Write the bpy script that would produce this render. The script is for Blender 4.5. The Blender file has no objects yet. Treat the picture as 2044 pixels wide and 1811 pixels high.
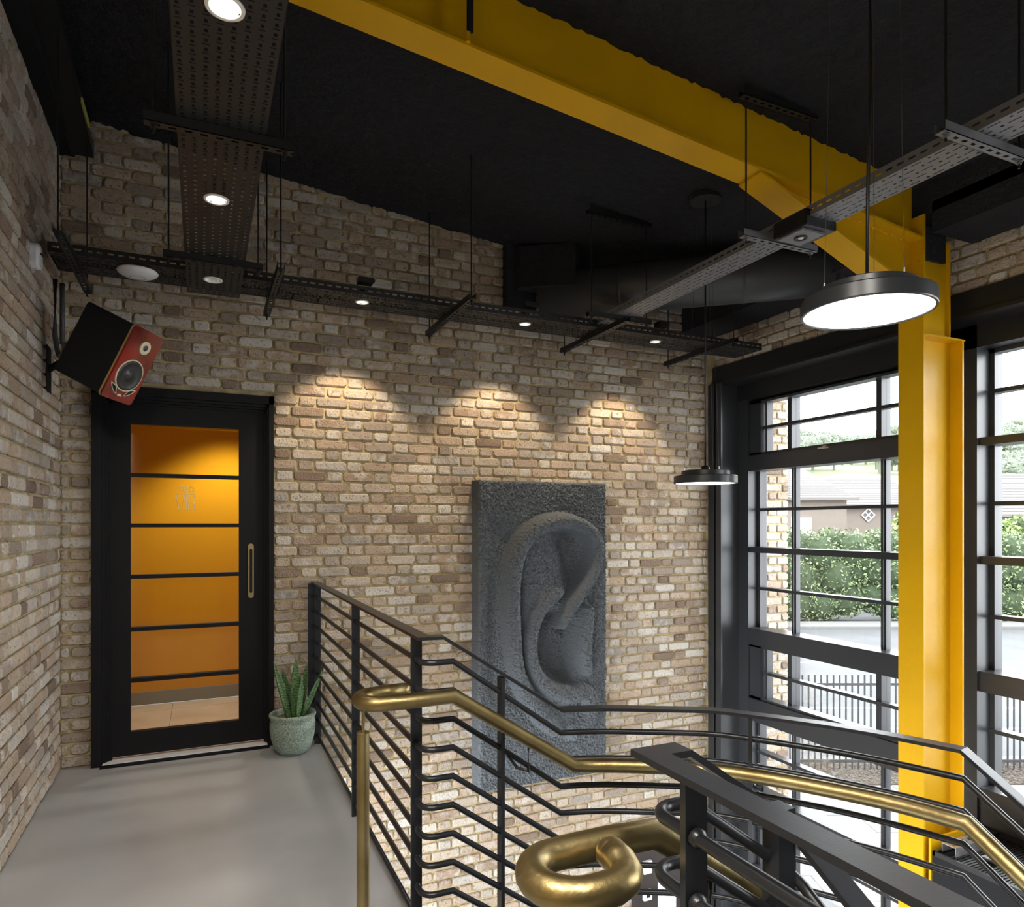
import bpy, bmesh, math, random
import numpy as np
from mathutils import Vector, Matrix
random.seed(7); rng = np.random.default_rng(7)
SC = bpy.context.scene
COL = SC.collection
PI = math.pi
# ------------------------------------------------------------------ camera
cd = bpy.data.cameras.new('camera'); cam = bpy.data.objects.new('camera', cd); COL.objects.link(cam)
YAW = math.atan2(619, 1363)
cam.location = (0, 0, 1.5); cam.rotation_euler = (PI/2, 0, -YAW)
cd.sensor_width = 36; cd.lens = 36*1363/2044; cd.shift_y = 141.5/2044; cd.clip_start = 0.05; cd.clip_end = 800
SC.camera = cam
# ------------------------------------------------------------------ world: bright overcast sky
W = bpy.data.worlds.new('overcast_sky'); SC.world = W; W.use_nodes = True
bg = W.node_tree.nodes['Background']; bg.inputs['Color'].default_value = (0.93, 0.97, 1.0, 1)
SKY = 7.5
bg.inputs['Strength'].default_value = SKY
SC.view_settings.view_transform = 'Standard'; SC.view_settings.look = 'None'
SC.view_settings.exposure = 0.5; SC.view_settings.gamma = 1.0; SC.view_settings.use_curve_mapping = False
def lamp(name, kind, loc, power, color=(1,1,1), size=.1, rot=(0,0,0), spot=None, blend=.5):
    l = bpy.data.lights.new(name, kind); l.energy = power; l.color = color
    if kind == 'AREA': l.shape = 'DISK'; l.size = size
    else: l.shadow_soft_size = size
    if spot: l.spot_size = spot; l.spot_blend = blend
    o = bpy.data.objects.new(name, l); COL.objects.link(o); o.location = loc; o.rotation_euler = rot
    return o
WARM = (1.0, .80, .56)
# unseen fill lamps above the landing, added to brighten floor and beam underside
for x, y in ((-.45, .7), (.5, .2)):
    lamp('landing_fill', 'AREA', (x, y, 2.84), 42, (1, .95, .88), .5)
SPOT_W = 36
for x in (.93, 2.08, 3.2):       # tilted wall washers in the tray along the brick wall
    lamp('washer_lamp', 'SPOT', (x, 4.42, 2.86), SPOT_W, WARM, .03, (math.radians(24), 0, 0), math.radians(80), .45)
for y in (4.26, 3.2, 2.0):
    lamp('downlight_lamp', 'SPOT', (.057, y, 2.86), 12, (1, .9, .76), .035, (0, 0, 0), math.radians(95), .9)
# ------------------------------------------------------------------ materials
def mat(name, col, rough=.5, metal=0, bump=0, bscale=30, var=0, vscale=5, spec=.5, col2=None, emit=None, detail=4, coat=0):
    m = bpy.data.materials.new(name); m.use_nodes = True; nt = m.node_tree; N = nt.nodes; L = nt.links
    b = N['Principled BSDF']; b.inputs['Base Color'].default_value = (*col, 1)
    b.inputs['Roughness'].default_value = rough; b.inputs['Metallic'].default_value = metal
    b.inputs['Specular IOR Level'].default_value = spec
    if coat: b.inputs['Coat Weight'].default_value = coat; b.inputs['Coat Roughness'].default_value = .06
    tc = N.new('ShaderNodeNewGeometry')
    if var or col2:
        n = N.new('ShaderNodeTexNoise'); n.inputs['Scale'].default_value = vscale; n.inputs['Detail'].default_value = 5
        L.new(tc.outputs['Position'], n.inputs['Vector'])
        mx = N.new('ShaderNodeMix'); mx.data_type = 'RGBA'
        c2 = col2 or tuple(min(1, c*(1+var)) for c in col); c1 = col if col2 else tuple(c*(1-var) for c in col)
        mx.inputs['A'].default_value = (*c1, 1); mx.inputs['B'].default_value = (*c2, 1)
        rp = N.new('ShaderNodeMapRange'); rp.inputs['From Min'].default_value = .35; rp.inputs['From Max'].default_value = .65
        L.new(n.outputs['Fac'], rp.inputs['Value']); L.new(rp.outputs['Result'], mx.inputs['Factor'])
        L.new(mx.outputs['Result'], b.inputs['Base Color'])
    if bump:
        n2 = N.new('ShaderNodeTexNoise'); n2.inputs['Scale'].default_value = bscale; n2.inputs['Detail'].default_value = detail
        L.new(tc.outputs['Position'], n2.inputs['Vector'])
        bp = N.new('ShaderNodeBump'); bp.inputs['Strength'].default_value = min(1, bump); bp.inputs['Distance'].default_value = .6/bscale
        L.new(n2.outputs['Fac'], bp.inputs['Height']); L.new(bp.outputs['Normal'], b.inputs['Normal'])
    if emit:
        b.inputs['Emission Color'].default_value = (*emit[:3], 1); b.inputs['Emission Strength'].default_value = emit[3]
    return m
def glass_mat(name, tint=(1, 1, 1), refl=.8):
    m = bpy.data.materials.new(name); m.use_nodes = True; nt = m.node_tree; N = nt.nodes; L = nt.links
    N.remove(N['Principled BSDF']); o = N['Material Output']
    t = N.new('ShaderNodeBsdfTransparent'); t.inputs['Color'].default_value = (*tint, 1)
    g = N.new('ShaderNodeBsdfGlossy'); g.inputs['Roughness'].default_value = .01
    fr = N.new('ShaderNodeFresnel'); fr.inputs['IOR'].default_value = 1.45
    mu = N.new('ShaderNodeMath'); mu.operation = 'MULTIPLY'; mu.inputs[1].default_value = refl
    L.new(fr.outputs[0], mu.inputs[0]); mx = N.new('ShaderNodeMixShader')
    L.new(mu.outputs[0], mx.inputs[0]); L.new(t.outputs[0], mx.inputs[1]); L.new(g.outputs[0], mx.inputs[2]); L.new(mx.outputs[0], o.inputs['Surface'])
    return m
def brick_mat(name, gain=1.0):
    m = bpy.data.materials.new(name); m.use_nodes = True; nt = m.node_tree; N = nt.nodes; L = nt.links
    b = N['Principled BSDF']; b.inputs['Roughness'].default_value = .9; b.inputs['Specular IOR Level'].default_value = .25
    g = N.new('ShaderNodeNewGeometry'); oi = N.new('ShaderNodeObjectInfo')
    def mth(op, a, bb=None):
        x = N.new('ShaderNodeMath'); x.operation = op
        for i, v in enumerate((a, bb)):
            if v is None: continue
            if isinstance(v, (int, float)): x.inputs[i].default_value = v
            else: L.new(v, x.inputs[i])
        return x.outputs[0]
    r = mth('FRACT', mth('ADD', g.outputs['Random Per Island'], oi.outputs['Random']))
    cr = N.new('ShaderNodeValToRGB'); cr.color_ramp.interpolation = 'LINEAR'
    cols = [(0, (.20, .145, .11)), (.12, (.35, .255, .185)), (.26, (.47, .39, .30)), (.38, (.31, .275, .24)), (.50, (.45, .33, .235)),
            (.62, (.39, .31, .235)), (.74, (.54, .48, .40)), (.84, (.28, .22, .175)), (.93, (.60, .56, .50)), (1, (.42, .31, .22))]
    e = cr.color_ramp.elements
    while len(e) < len(cols): e.new(.5)
    for i, (p, c) in enumerate(cols): e[i].position = p; e[i].color = (*[k*gain for k in c], 1)
    L.new(r, cr.inputs[0])
    def noise(scale, det=5, off=None):
        n = N.new('ShaderNodeTexNoise'); n.inputs['Scale'].default_value = scale; n.inputs['Detail'].default_value = det
        L.new(g.outputs['Position'], n.inputs['Vector']); return n.outputs['Fac']
    def mapr(v, a, bb, c=0, d=1):
        x = N.new('ShaderNodeMapRange'); x.inputs['From Min'].default_value = a; x.inputs['From Max'].default_value = bb
        x.inputs['To Min'].default_value = c; x.inputs['To Max'].default_value = d; L.new(v, x.inputs['Value']); return x.outputs['Result']
    def mix(f, a, bcol, blend='MIX'):
        x = N.new('ShaderNodeMix'); x.data_type = 'RGBA'; x.blend_type = blend; L.new(f, x.inputs['Factor']); L.new(a, x.inputs['A'])
        x.inputs['B'].default_value = (*bcol, 1); return x.outputs['Result']
    haze = mth('MULTIPLY', mapr(noise(13), .46, .60), mapr(mth('FRACT', mth('MULTIPLY', r, 7.31)), .25, 1, 0, .8))
    c = mix(haze, cr.outputs[0], tuple(k*gain for k in (.58, .54, .49)))
    c = mix(mapr(noise(150, 2), .60, .72, 0, .45), c, (.62*gain, .58*gain, .5*gain))
    c = mix(mapr(noise(55, 5), .57, .70, 0, .7), c, (.16*gain, .12*gain, .09*gain))
    L.new(c, b.inputs['Base Color'])
    bp = N.new('ShaderNodeBump'); bp.inputs['Strength'].default_value = .9; bp.inputs['Distance'].default_value = .010
    L.new(noise(75, 7), bp.inputs['Height']); L.new(bp.outputs['Normal'], b.inputs['Normal'])
    return m
def leaf_mat(name, c1, c2, rough=.6):
    m = bpy.data.materials.new(name); m.use_nodes = True; nt = m.node_tree; N = nt.nodes; L = nt.links
    b = N['Principled BSDF']; b.inputs['Roughness'].default_value = rough
    g = N.new('ShaderNodeNewGeometry'); mx = N.new('ShaderNodeMix'); mx.data_type = 'RGBA'
    mx.inputs['A'].default_value = (*c1, 1); mx.inputs['B'].default_value = (*c2, 1)
    L.new(g.outputs['Random Per Island'], mx.inputs['Factor']); L.new(mx.outputs['Result'], b.inputs['Base Color'])
    return m
def snake_mat():
    m = mat('snake_leaf', (.05, .12, .04), .4); nt = m.node_tree; N = nt.nodes; L = nt.links; b = N['Principled BSDF']
    g = N.new('ShaderNodeNewGeometry'); w = N.new('ShaderNodeTexWave'); w.bands_direction = 'Z'; w.inputs['Scale'].default_value = 18
    w.inputs['Distortion'].default_value = 9; w.inputs['Detail'].default_value = 3; w.inputs['Detail Scale'].default_value = 3
    L.new(g.outputs['Position'], w.inputs['Vector']); mx = N.new('ShaderNodeMix'); mx.data_type = 'RGBA'
    mx.inputs['A'].default_value = (.02, .07, .02, 1); mx.inputs['B'].default_value = (.13, .22, .08, 1)
    L.new(w.outputs['Fac'], mx.inputs['Factor']); L.new(mx.outputs['Result'], b.inputs['Base Color']); return m
M = dict(
    brick=brick_mat('reclaimed_brick'), brick_out=brick_mat('outdoor_brick', 1.0),
    mortar=mat('sand_mortar', (.42, .335, .18), .95, bump=.9, bscale=90, var=.25, vscale=9),
    ceiling=mat('black_sprayed_ceiling', (.024, .024, .028), .9, bump=1, bscale=38, detail=6, spec=.25),
    black=mat('black_paint', (.013, .014, .016), .42, bump=.05, bscale=120),
    blackmatte=mat('matt_black', (.010, .010, .012), .75, spec=.3),
    duct=mat('dark_duct_paint', (.050, .053, .058), .42),
    door=mat('black_door_paint', (.005, .005, .006), .55, spec=.22),
    rail=mat('black_rail_paint', (.014, .015, .018), .32, bump=.05, bscale=160),
    frame=mat('anthracite_frame', (.030, .032, .036), .33),
    tray=mat('dark_galvanised_tray', (.030, .030, .030), .45, metal=.3),
    tray_grey=mat('grey_galvanised_tray', (.20, .20, .215), .45, metal=.3),
    plaster=mat('grey_plaster', (.30, .29, .27), .9),
    yellow=mat('yellow_steel_paint', (.70, .385, .003), .36, spec=.3, bump=.12, bscale=90, var=.04, vscale=3),
    concrete=mat('polished_concrete', (.335, .335, .33), .38, var=.10, vscale=1.6, bump=.04, bscale=50),
    brass=mat('brushed_brass', (.41, .315, .15), .40, metal=1, bump=.10, bscale=45, col2=(.27, .20, .085), vscale=7),
    plate=mat('brass_plate', (.34, .26, .13), .45, metal=.8),
    chrome=mat('galvanised_steel', (.55, .55, .55), .35, metal=.9),
    white=mat('white_plastic', (.72, .72, .74), .35),
    grey_lens=mat('pale_lens', (.55, .55, .58), .3),
    grey=mat('grey_plastic', (.35, .36, .38), .4),
    orange=mat('orange_wall_paint', (.60, .27, .003), .85, spec=.2),
    tile=mat('beige_floor_tile', (.55, .43, .28), .35, var=.08, vscale=4),
    skirting=mat('grey_skirting', (.20, .18, .13), .5),
    ear=mat('stippled_grey_relief', (.118, .130, .142), .92, bump=1, bscale=120, detail=4, var=.22, vscale=150, spec=.3),
    red=mat('red_lacquer', (.30, .004, .004), .12, col2=(.10, .003, .003), vscale=6, coat=1),
    cone=mat('speaker_cone', (.03, .032, .035), .35), cream=mat('cream_trim', (.72, .64, .46), .35), gold=mat('wood_edge', (.45, .30, .10), .35),
    pot=mat('speckled_green_glaze', (.10, .15, .11), .5, bump=.5, bscale=110, col2=(.36, .42, .36), vscale=120),
    soil=mat('bark_mulch', (.22, .11, .05), .9, bump=.6, bscale=60, var=.4, vscale=60),
    snake=snake_mat(), glass=glass_mat('window_glass', (1, 1, 1), .3), doorglass=glass_mat('door_glass', (1, 1, 1), .6),
    icon=mat('etched_icon', (.75, .66, .40), .5),
    led=mat('led_panel', (1, 1, 1), .5, emit=(1, .98, .95, 3.2)), led_warm=mat('led_lens', (1, 1, 1), .5, emit=(1, .95, .86, 5)),
    reflector=mat('white_reflector', (.85, .85, .82), .3), lime=mat('lime_tape', (.55, .6, .12), .5),
    pave=mat('pale_paving', (.135, .133, .13), .85, var=.06, vscale=3), road=mat('asphalt', (.062, .065, .068), .9, var=.12, vscale=.5),
    kerb=mat('kerb_stone', (.09, .09, .088), .9), line=mat('road_paint', (.2, .2, .2), .8),
    bark=mat('bark_bed', (.05, .04, .03), .95), chip=leaf_mat('bark_chip', (.02, .014, .010), (.085, .07, .055), .9),
    fence=mat('galvanised_fence', (.012, .013, .014), .5), soilwall=mat('retaining_bank', (.25, .24, .2), .9),
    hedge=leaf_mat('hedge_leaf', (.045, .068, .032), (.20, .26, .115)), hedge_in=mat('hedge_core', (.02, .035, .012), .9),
    tree=leaf_mat('hazed_hill_leaf', (.11, .135, .10), (.23, .27, .19)), tree2=leaf_mat('lime_leaf', (.08, .12, .03), (.24, .31, .11)), trunk=mat('tree_bark', (.08, .06, .04), .9),  # hill leaves paled, distance haze put into the colour
    tree_in=mat('hazed_hill_core', (.10, .12, .09), .9), branch=mat('hazed_hill_trunk', (.10, .11, .08), .9),  # hill core and trunk lightened with the same painted haze
    field=mat('hill_grass', (.12, .15, .065), .9, var=.3, vscale=.05), roof=mat('grey_roof_tile', (.115, .108, .106), .8),
    roofline=mat('roof_tile_dark', (.145, .135, .13), .8), render=mat('pink_cream_wall', (.15, .125, .105), .9), dark=mat('dark_timber', (.10, .09, .085), .8),
    brown=mat('brown_black_panel', (.035, .026, .024), .5),
)
# ------------------------------------------------------------------ mesh builder
class MB:
    def __init__(s): s.v = []; s.f = []; s.sm = []
    def add(s, vs, fs, smooth=False):
        n = len(s.v); s.v += [tuple(map(float, v)) for v in vs]; s.f += [tuple(n+i for i in f) for f in fs]; s.sm += [smooth]*len(fs); return s
    def box(s, x0, x1, y0, y1, z0, z1, ch=0):
        if ch:
            bm = bmesh.new(); bmesh.ops.create_cube(bm, size=1)
            for v in bm.verts: v.co = ((x0+x1)/2+v.co.x*(x1-x0), (y0+y1)/2+v.co.y*(y1-y0), (z0+z1)/2+v.co.z*(z1-z0))
            bmesh.ops.bevel(bm, geom=bm.edges[:], offset=ch, segments=2, affect='EDGES')
            bm.verts.index_update(); s.add([v.co[:] for v in bm.verts], [[v.index for v in f.verts] for f in bm.faces]); bm.free(); return s
        v = [(x0,y0,z0),(x1,y0,z0),(x1,y1,z0),(x0,y1,z0),(x0,y0,z1),(x1,y0,z1),(x1,y1,z1),(x0,y1,z1)]
        return s.add(v, [(0,3,2,1),(4,5,6,7),(0,1,5,4),(1,2,6,5),(2,3,7,6),(3,0,4,7)])
    def sweep(s, path, prof, smooth=False, caps=True, closed=False):
        """sweep a closed profile [(side, up)] along a 3-D path; mitred corners, level side axis"""
        P = [Vector(p) for p in path]; n = len(P); m = len(prof); rings = []
        for i, p in enumerate(P):
            a = (P[i]-P[i-1]) if (i > 0 or closed) else (P[1]-P[0]); b = (P[(i+1) % n]-P[i]) if (i < n-1 or closed) else a
            a = a.normalized(); b = b.normalized(); t = (a+b).normalized()
            h = Vector((t.x, t.y, 0))
            if h.length < 1e-4: side = Vector((1, 0, 0))
            else: side = Vector((t.y, -t.x, 0)).normalized()
            up = side.cross(t).normalized()
            ha = Vector((a.x, a.y, 0)); hb = Vector((b.x, b.y, 0)); ks = 1
            if ha.length > 1e-4 and hb.length > 1e-4:
                c = max(-1, min(1, ha.normalized().dot(hb.normalized()))); ks = 1/max(.5, math.sqrt((1+c)/2))
            rings.append([p+side*q[0]*ks+up*q[1] for q in prof])
        vs = [v for r in rings for v in r]; fs = []
        for i in range(n if closed else n-1):
            j = (i+1) % n
            for k in range(m):
                l = (k+1) % m; fs.append((i*m+k, i*m+l, j*m+l, j*m+k))
        if caps and not closed: fs += [tuple(range(m))[::-1], tuple(range((n-1)*m, n*m))]
        return s.add(vs, fs, smooth)
    def tube(s, path, r, n=10, smooth=True, rz=None):
        return s.sweep(path, [(math.cos(2*PI*k/n)*r, math.sin(2*PI*k/n)*(rz or r)) for k in range(n)], smooth)
    def rod(s, a, b, r, n=8):
        a = Vector(a); b = Vector(b); d = (b-a).normalized(); u = d.orthogonal().normalized(); w = d.cross(u)
        vs = [q+(u*math.cos(2*PI*k/n)+w*math.sin(2*PI*k/n))*r for q in (a, b) for k in range(n)]
        s.add(vs, [(k, (k+1) % n, n+(k+1) % n, n+k) for k in range(n)], True)
        s.add(vs, [tuple(range(n))[::-1], tuple(range(n, 2*n))]); return s
    def lathe(s, c, prof, n=40, ax=None, close=True, sharp=False):
        """profile [(r, h)] about the axis ax through c"""
        c = Vector(c); d = Vector(ax or (0, 0, 1)).normalized(); u = d.orthogonal().normalized(); w = d.cross(u); m = len(prof)
        vs = [c+d*h+(u*math.cos(2*PI*k/n)+w*math.sin(2*PI*k/n))*r for r, h in prof for k in range(n)]
        if sharp:
            for i in range(m-1): s.add(vs[i*n:(i+2)*n], [(k, (k+1) % n, n+(k+1) % n, n+k) for k in range(n)], True)
            return s
        fs = [(i*n+k, i*n+(k+1) % n, (i+1)*n+(k+1) % n, (i+1)*n+k) for i in range(m-1) for k in range(n)]
        s.add(vs, fs, True)
        if close:
            s.add(vs[:n], [tuple(range(n))[::-1]]); s.add(vs[-n:], [tuple(range(n))])
        return s
    def prism(s, pts, axis, a, b):
        n = len(pts)
        def q(p, t): return (t, p[0], p[1]) if axis == 'x' else (p[0], t, p[1]) if axis == 'y' else (p[0], p[1], t)
        vs = [q(p, a) for p in pts]+[q(p, b) for p in pts]
        return s.add(vs, [tuple(range(n))[::-1], tuple(range(n, 2*n))]+[(i, (i+1) % n, n+(i+1) % n, n+i) for i in range(n)])
    def build(s, name, m, parent=None, local=False, solid=0, bevel=0):
        me = bpy.data.meshes.new(name); off = Vector((0, 0, 0)); p = parent
        if not local:
            while p: off += p.location; p = p.parent
        me.from_pydata([tuple(Vector(v)-off) for v in s.v] if not local else s.v, [], s.f)
        me.polygons.foreach_set('use_smooth', s.sm); me.materials.append(M[m])
        if not solid:
            bm = bmesh.new(); bm.from_mesh(me); bmesh.ops.recalc_face_normals(bm, faces=bm.faces[:]); bm.to_mesh(me); bm.free()
        o = bpy.data.objects.new(name, me); COL.objects.link(o); o.parent = parent
        if solid: md = o.modifiers.new('sheet', 'SOLIDIFY'); md.thickness = solid
        if bevel: md = o.modifiers.new('edge', 'BEVEL'); md.width = bevel; md.segments = 2; md.limit_method = 'ANGLE'
        return o
def tag(o, label, cat, group=None):
    o['label'] = label; o['category'] = cat
    if group: o['group'] = group
    return o
def thing(name, label, cat, loc, group=None):
    o = bpy.data.objects.new(name, None); COL.objects.link(o); o.location = loc; o.empty_display_size = .1
    return tag(o, label, cat, group)
def struct(o, label=None, stuff=False):
    o['kind'] = 'structure'
    if label: o['label'] = label
    return o
def tree_copy(o, loc, label, group=None):
    r = o.copy(); COL.objects.link(r); r.location = loc; r['label'] = label
    if group: r['group'] = group
    for ch in list(o.children):
        c = ch.copy(); COL.objects.link(c); c.parent = r
        for g in list(ch.children):
            d = g.copy(); COL.objects.link(d); d.parent = c
    return r
def B(x0, x1, y0, y1, z0, z1, ch=0): return MB().box(x0, x1, y0, y1, z0, z1, ch)
S_, C_ = math.sin(YAW), math.cos(YAW)
def proj(p):
    d = p[0]*S_+p[1]*C_; lt = p[0]*C_-p[1]*S_
    if d < .1: return None
    return 1022+1363*lt/d, 1047-1363*(p[2]-1.5)/d, d
def ceil_z(x): return 3.935-.107*x
GF = -2.95                                                            # ground floor level
# ------------------------------------------------------------------ shell
floor = struct(B(-.8, .74, -4, 4.95, -.3, 0).build('floor', 'concrete'), 'grey polished concrete landing floor')
struct(B(.74, .752, -4, 4.95, -.31, .012).build('trim_1', 'black'), 'black steel edge of the landing')
struct(B(-.8, 4.9, -4, 4.95, GF-.1, GF).build('floor', 'concrete'), 'grey ground floor far below the stair')
# ceiling, sprayed lumpy black
nx, ny = 230, 360
X = np.linspace(-.8, 4.9, nx); Y = np.linspace(-4, 5.0, ny); XX, YY = np.meshgrid(X, Y)
ZZ = ceil_z(XX)+rng.uniform(-.008, .008, XX.shape)
cv = np.stack([XX, YY, ZZ], -1).reshape(-1, 3).tolist()
mb = MB(); mb.add(cv, [(j*nx+i, (j+1)*nx+i, (j+1)*nx+i+1, j*nx+i+1) for j in range(ny-1) for i in range(nx-1)], True)
mb.add([(-.8,-4,4.3),(4.9,-4,4.3),(4.9,5.2,4.3),(-.8,5.2,4.3)], [(0,1,2,3)])
struct(mb.build('ceiling', 'ceiling'), 'black sprayed sloping ceiling')
# back wall core with the door opening
DX0, DX1, DZ1 = -.58, .41, 2.33
mb = MB(); mb.box(-1.0, DX0, 4.95, 5.12, GF, 4.25); mb.box(DX1, 4.75, 4.95, 5.12, GF, 4.25); mb.box(DX0, DX1, 4.95, 5.12, DZ1, 4.25); mb.box(DX0, DX1, 4.95, 5.12, GF, -.01)
wall_back = struct(mb.build('wall_back', 'mortar'), 'reclaimed brick wall with sandy mortar behind the landing')
wall_left = struct(B(-1.0, -.8, -4, 5.12, -.3, 4.25).build('wall_left', 'mortar'), 'reclaimed brick wall on the left')
mb = MB(); mb.box(4.30, 4.6, -4, 4.95, 2.93, 4.2)
wall_right = struct(mb.build('wall_right', 'mortar'), 'brick band above the windows')
out_pier = struct(B(4.68, 4.98, 4.755, 5.1, GF, 3.2).build('wall_outside', 'mortar'), 'outdoor brick return beside the window')
def brick_mesh(w, h, d, seed):
    r = random.Random(seed); j = lambda s: r.uniform(-s, s)
    hw, hh = w/2, h/2; c = r.uniform(.007, .015)
    def ring(k, y, jit):
        o = []
        for sx, sz, first in ((-1,-1,0),(1,-1,1),(1,1,0),(-1,1,1)):
            a = (sx*(hw-k), sz*(hh-k-c)); b = (sx*(hw-k-c), sz*(hh-k))
            for p in ((a, b) if not first else (b, a)): o.append((p[0]+j(jit), y+j(jit*.6), p[1]+j(jit)))
        return o
    v = ring(0, .002, 0)+ring(0, -d*.55, .002)+ring(.0055, -d, .002)
    f = [tuple(range(16, 24))]+[(k*8+i, k*8+(i+1) % 8, k*8+8+(i+1) % 8, k*8+8+i) for k in (0, 1) for i in range(8)]
    return v, f
VAR = {}
def brick_data(w, h, seed, d=.016):
    key = (round(w, 3), seed, d)
    if key not in VAR:
        v, f = brick_mesh(w, h, d, hash(key) & 0xffff); me = bpy.data.meshes.new('brick'); me.from_pydata(v, [], f); me.materials.append(M['brick'])
        bm = bmesh.new(); bm.from_mesh(me); bmesh.ops.recalc_face_normals(bm, faces=bm.faces[:]); bm.to_mesh(me); bm.free(); VAR[key] = (me, np.array(v), f)
    return VAR[key]
def brick_wall(wall, plane, rot, s0, s1, z0, z1, holes=(), ztop=None, nsingle=300, skip=(), bmat=None, z_off=0, phase=0):
    """Flemish bond; plane maps (s, z) to a world point on the mortar face"""
    items = []; R = Matrix.Rotation(rot, 3, 'Z'); Rn = np.array(R)
    H = .0615; pitch = .075; k0 = math.floor(z0/pitch)
    k = k0
    while k*pitch < z1:
        zc = k*pitch+pitch/2+z_off; s = s0-.34+((.169 if k % 2 else 0)+phase); i = 0
        while s < s1:
            w = (.213 if i % 2 == 0 else .1005)+random.uniform(-.004, .004); a, b = s, s+w; s = b+.0125; i += 1
            a, b = max(a, s0), min(b, s1)
            iv = [(a, b)]
            for hx0, hx1, hz0, hz1 in holes:
                if hz0 < zc < hz1:
                    nv = []
                    for p, q in iv:
                        if q <= hx0 or p >= hx1: nv.append((p, q))
                        else:
                            if p < hx0: nv.append((p, hx0-.002))
                            if q > hx1: nv.append((hx1+.002, q))
                    iv = nv
            for p, q in iv:
                if q-p < .03: continue
                w_ = q-p; w_ = round(w_/.004)*.004; c = (p+q)/2
                if ztop and zc-.03 > ztop(c): continue
                items.append((c, zc, w_, random.randrange(5)))
        k += 1
    sc = []
    for idx, (c, z, w, sd) in enumerate(items):
        P = proj(plane(c, z)); v = 0
        if P and -20 < P[0] < 2064 and -20 < P[1] < 1831 and not any(x0 < P[0] < x1 and y0 < P[1] < y1 for x0, x1, y0, y1 in skip): v = w/P[2]**2
        sc.append(v)
    order = sorted(range(len(items)), key=lambda i: -sc[i]); singles = set(i for i in order[:nsingle] if sc[i] > 0)
    V = []; Fc = []; n = 0
    for idx, (c, z, w, sd) in enumerate(items):
        me, va, f = brick_data(w, H, sd)
        p = Vector(plane(c, z)); tilt = random.uniform(-.006, .006)
        if idx in singles:
            if bmat and me.materials[0] != M[bmat]: pass
            o = bpy.data.objects.new('brick', me); COL.objects.link(o); o.parent = wall; o.location = p; o.rotation_euler = (random.uniform(-.02, .02), tilt, rot)
        else:
            ca, sa = math.cos(tilt), math.sin(tilt)
            T = np.array([[ca, 0, sa], [0, 1, 0], [-sa, 0, ca]])
            V.append((va*[1, random.uniform(.7, 1.25), 1])@T.T@Rn.T+np.array(p)); Fc += [tuple(n+i for i in q) for q in f]; n += len(va)
    if V:
        me = bpy.data.meshes.new('brickwork'); me.from_pydata(np.concatenate(V).tolist(), [], Fc); me.materials.append(M[bmat or 'brick'])
        bm = bmesh.new(); bm.from_mesh(me); bmesh.ops.recalc_face_normals(bm, faces=bm.faces[:]); bm.to_mesh(me); bm.free()
        o = bpy.data.objects.new('brickwork', me); COL.objects.link(o); o.parent = wall; o['kind'] = 'stuff'
brick_wall(wall_back, lambda s, z: (s, 4.95, z), 0, -.787, 4.20, GF, 4.03, holes=[(-.62, .444, -.4, 2.367)], ztop=ceil_z,
           skip=[(560, 0, 0, 0), (944, 1213, 960, 1560), (0, 150, 0, 320), (350, 520, 0, 560), (100, 290, 600, 800)])
brick_wall(wall_left, lambda s, z: (-.8, s, z), PI/2, .9, 4.935, 0, 3.77, phase=.11, z_off=.004)
brick_wall(wall_right, lambda s, z: (4.30, s, z), -PI/2, -1, 4.94, 2.93, 3.23, z_off=.0)
brick_wall(out_pier, lambda s, z: (s, 4.755, z), 0, 4.69, 4.985, GF, 3.2, nsingle=100)
struct(B(-1.0, 4.9, -4.2, -4, GF, 4.3).build('wall_rear', 'plaster'), 'plain wall behind the camera')
# ------------------------------------------------------------------ black steel along the eaves and windows
struct(B(-.8, -.71, -4, 4.95, 3.76, 4.1).build('trim_2', 'blackmatte'), 'black boxed beam along the top of the left wall')
struct(B(3.91, 4.34, 2.815, 4.95, 3.215, 3.62).build('trim_3', 'ceiling'), 'black eaves beam above the first window')
struct(B(3.91, 4.34, -4, 2.82, 3.34, 3.62).box(3.91, 4.34, -4, 2.635, 3.215, 3.40).box(3.87, 4.05, 2.645, 2.665, 3.06, 3.25).build('trim_4', 'ceiling'), 'black eaves beam beyond the yellow column')
mb = MB(); mb.box(4.27, 4.52, -4, 4.95, 2.79, 2.93); mb.box(4.25, 4.52, -4, 4.95, 2.765, 2.79); mb.box(4.47, 4.7, -4, 4.95, 2.62, 2.8)
struct(mb.build('trim_5', 'black'), 'black steel lintel over the windows')
mb = MB()
mb.box(4.22, 4.236, 4.78, 4.95, GF, 2.77); mb.box(4.22, 4.49, 4.85, 4.865, GF, 2.77); mb.box(4.49, 4.505, 4.73, 4.95, GF, 2.77)
mb.box(4.505, 4.68, 4.735, 4.95, GF, 2.77)
struct(mb.build('trim_6', 'frame'), 'black steel corner column beside the brick wall')
struct(B(4.47, 4.68, 2.72, 3.08, GF, 2.77).build('wall_pier', 'frame'), 'black pier between the windows')
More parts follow.
